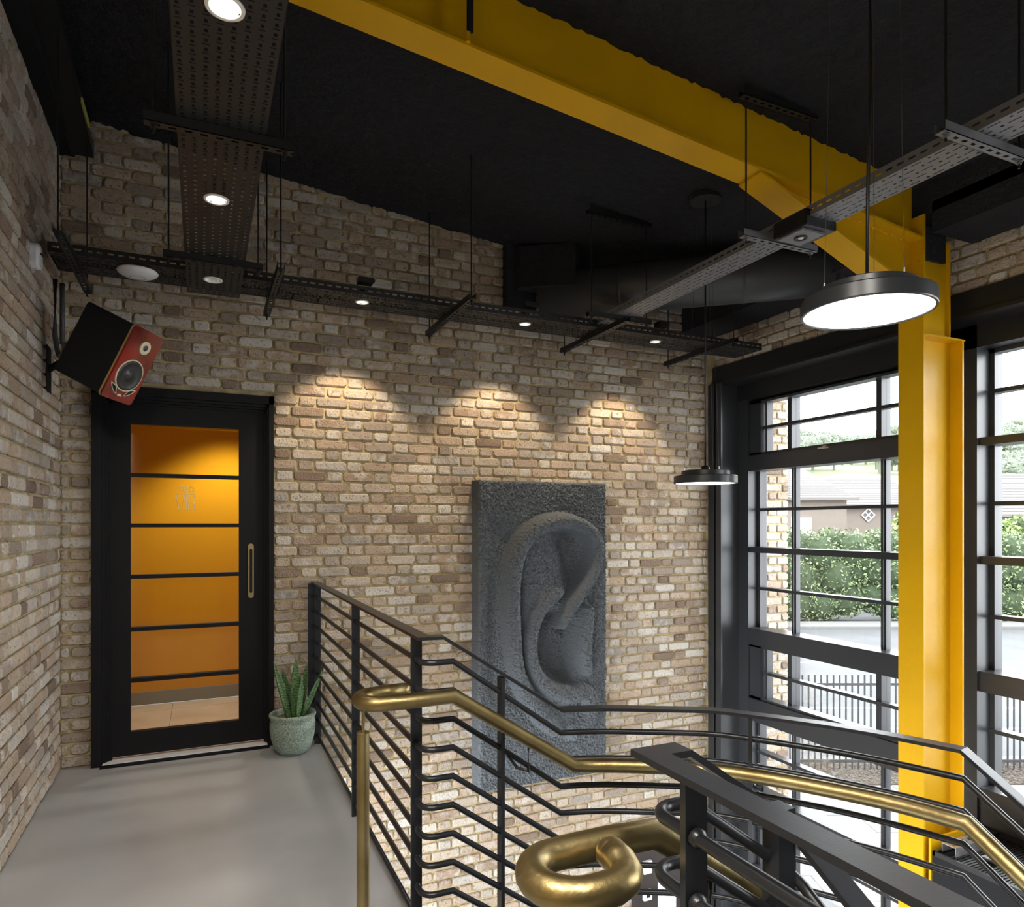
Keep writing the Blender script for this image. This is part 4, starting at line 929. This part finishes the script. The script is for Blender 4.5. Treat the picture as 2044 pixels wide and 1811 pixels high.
# houses
def house(label, l0, l1, d0, d1, eaves, ridge, hip, loc_cat='house', gable=None, tiles=True):
    t = thing('house', label, 'house', out((l0+l1)/2, (d0+d1)/2, GF))
    obox(MB(), l0+.4, l1-.4, d0+.4, d1-.4, GF, eaves).build('wall', 'render', t)
    dm = (d0+d1)/2; hh = hip
    P_ = [out(l0, d0, eaves), out(l1, d0, eaves), out(l1, d1, eaves), out(l0, d1, eaves), out(l0+hh, dm, ridge), out(l1-hh, dm, ridge)]
    MB().add(P_, [(0,1,5,4), (1,2,5), (2,3,4,5), (3,0,4), (3,2,1,0)]).build('roof', 'roof', t)
    n = 15; rw = MB()
    for k in range(n):       # courses of roof tiles as thin proud steps
        a, b = k/n, (k+.82)/n; rowp = []
        for q in (a, b): rowp.append((l0+hh*q, l1-hh*q, d0+(dm-d0)*q, eaves+(ridge-eaves)*q))
        (la, lb, da, za), (lc, ld, dc, zc) = rowp; e = .05
        rw.add([out(la, da-e, za+.01), out(lb, da-e, za+.01), out(ld, dc-e*.2, zc+.03), out(lc, dc-e*.2, zc+.03), out(la, da-e, za+e), out(lb, da-e, za+e)], [(0,1,5,4), (4,5,2,3)])
    rw.build('tile_course', 'roof', t)['kind'] = 'stuff'
    obox(MB(), l0-.1, l1+.1, d0-.12, d0, eaves-.14, eaves+.02).build('gutter', 'dark', t)
    return t
h1 = house('cream house with hipped grey roof, left in the first window', 8, 20.2, 40, 47, 3.05, 5.1, 1.9)
for l in (12.2, 16.5): f = obox(MB(), l, l+1.2, 40.3, 40.4, .6, 1.9).build('window', 'white', h1); obox(MB(), l+.1, l+1.1, 40.28, 40.31, .7, 1.8).build('pane', 'glass', f)
h2 = house('lower grey roofed house with diamond window, second in the first window', 19.8, 28.9, 47.6, 56, 2.85, 4.95, .3)
cxl = 25.0
dw = MB(); s = .46; z0 = 2.3
for a, b in (((0, s), (s, 0)), ((s, 0), (0, -s)), ((0, -s), (-s, 0)), ((-s, 0), (0, s)), ((-s/2, s/2), (s/2, -s/2)), ((-s/2, -s/2), (s/2, s/2))):
    dw.rod(out(cxl+a[0], 47.92, z0-.15+a[1]), out(cxl+b[0], 47.92, z0-.15+b[1]), .045, 6)
dw = dw.build('diamond_window', 'white', h2)
MB().add([out(cxl, 47.95, z0-.15+s), out(cxl+s, 47.95, z0-.15), out(cxl, 47.95, z0-.15-s), out(cxl-s, 47.95, z0-.15)], [(0,1,2,3)]).build('pane', 'dark', dw)
h3 = house('pale house with long grey roof in the right window', 29.6, 45, 42.5, 52, 2.1, 5.0, .6)
MB().rod(out(31.3, 45.5, 4.0), out(31.3, 45.5, 4.75), .12, 8).build('roof_vent', 'dark', h3)
# hillside with trees
nx, ny = 60, 40; L_ = np.linspace(-150, 260, nx); D_2 = np.linspace(56, 330, ny)
def hill_h(l, d): return GF-.2+ max(0, (d-64))*.158+max(0, l-75)*.07+ (2.2*math.sin(l*.035)+1.5*math.sin(l*.09+1))*min(1, max(0, (d-60)/80))
vs = [out(l, d, hill_h(l, d)) for d in D_2 for l in L_]
hill = struct(MB().add(vs, [(j*nx+i, j*nx+i+1, (j+1)*nx+i+1, (j+1)*nx+i) for j in range(ny-1) for i in range(nx-1)], True).build('hillside', 'field'), 'green hillside beyond the houses')
protos = []
for sd in range(3):
    rr = random.Random(40+sd); bl = []
    for k in range(11):
        a = rr.uniform(0, 2*PI); s = rr.uniform(1.3, 2.3); rad = rr.uniform(0, 2.6); bl.append((rad*math.cos(a), rad*math.sin(a), rr.uniform(3.5, 7.5), s, s, s*.9))
    t = thing('hill_tree', 'x', 'tree', (0, 0, 0)); cc = blob_core(bl, .95); cc.build('foliage_core', 'tree_in', t)
    V, Fs = leafy('t', bl, 2600, .32, 'tree', seed=50+sd); leaf_obj('leaves', V, Fs, 'tree', t)['kind'] = 'stuff'
    MB().rod((0, 0, -.5), (0, 0, 5), (.3), 8).build('trunk', 'branch', t); protos.append(t)
k = 0; TL = 'round leafy tree among the woodland on the hillside behind the houses'; TG = 'trees on the hillside'
spots = []
for row, d in enumerate((96, 150, 185, 215, 240)):
    l = d*.30+random.uniform(0, 4)
    while l < d*.86:
        if not (row == 0 and (d*.53 < l < d*.60)): spots.append((l, d+random.uniform(-6, 6)))
        l += random.uniform(4.0, 6.5)*(1 if row else 1.5)
for i, (l, d) in enumerate(spots):
    q = out(l, d, hill_h(l, d)); o = protos[i % 3]
    if i < 3: o.location = q; o['label'] = TL; o['group'] = TG
    else: o = tree_copy(o, q, TL, TG)
    s = random.uniform(.75, 1.25)*(1 if d > 100 else .62); o.scale = (s, s, s*random.uniform(.8, 1.05)); o.rotation_euler.z = random.uniform(0, 6)
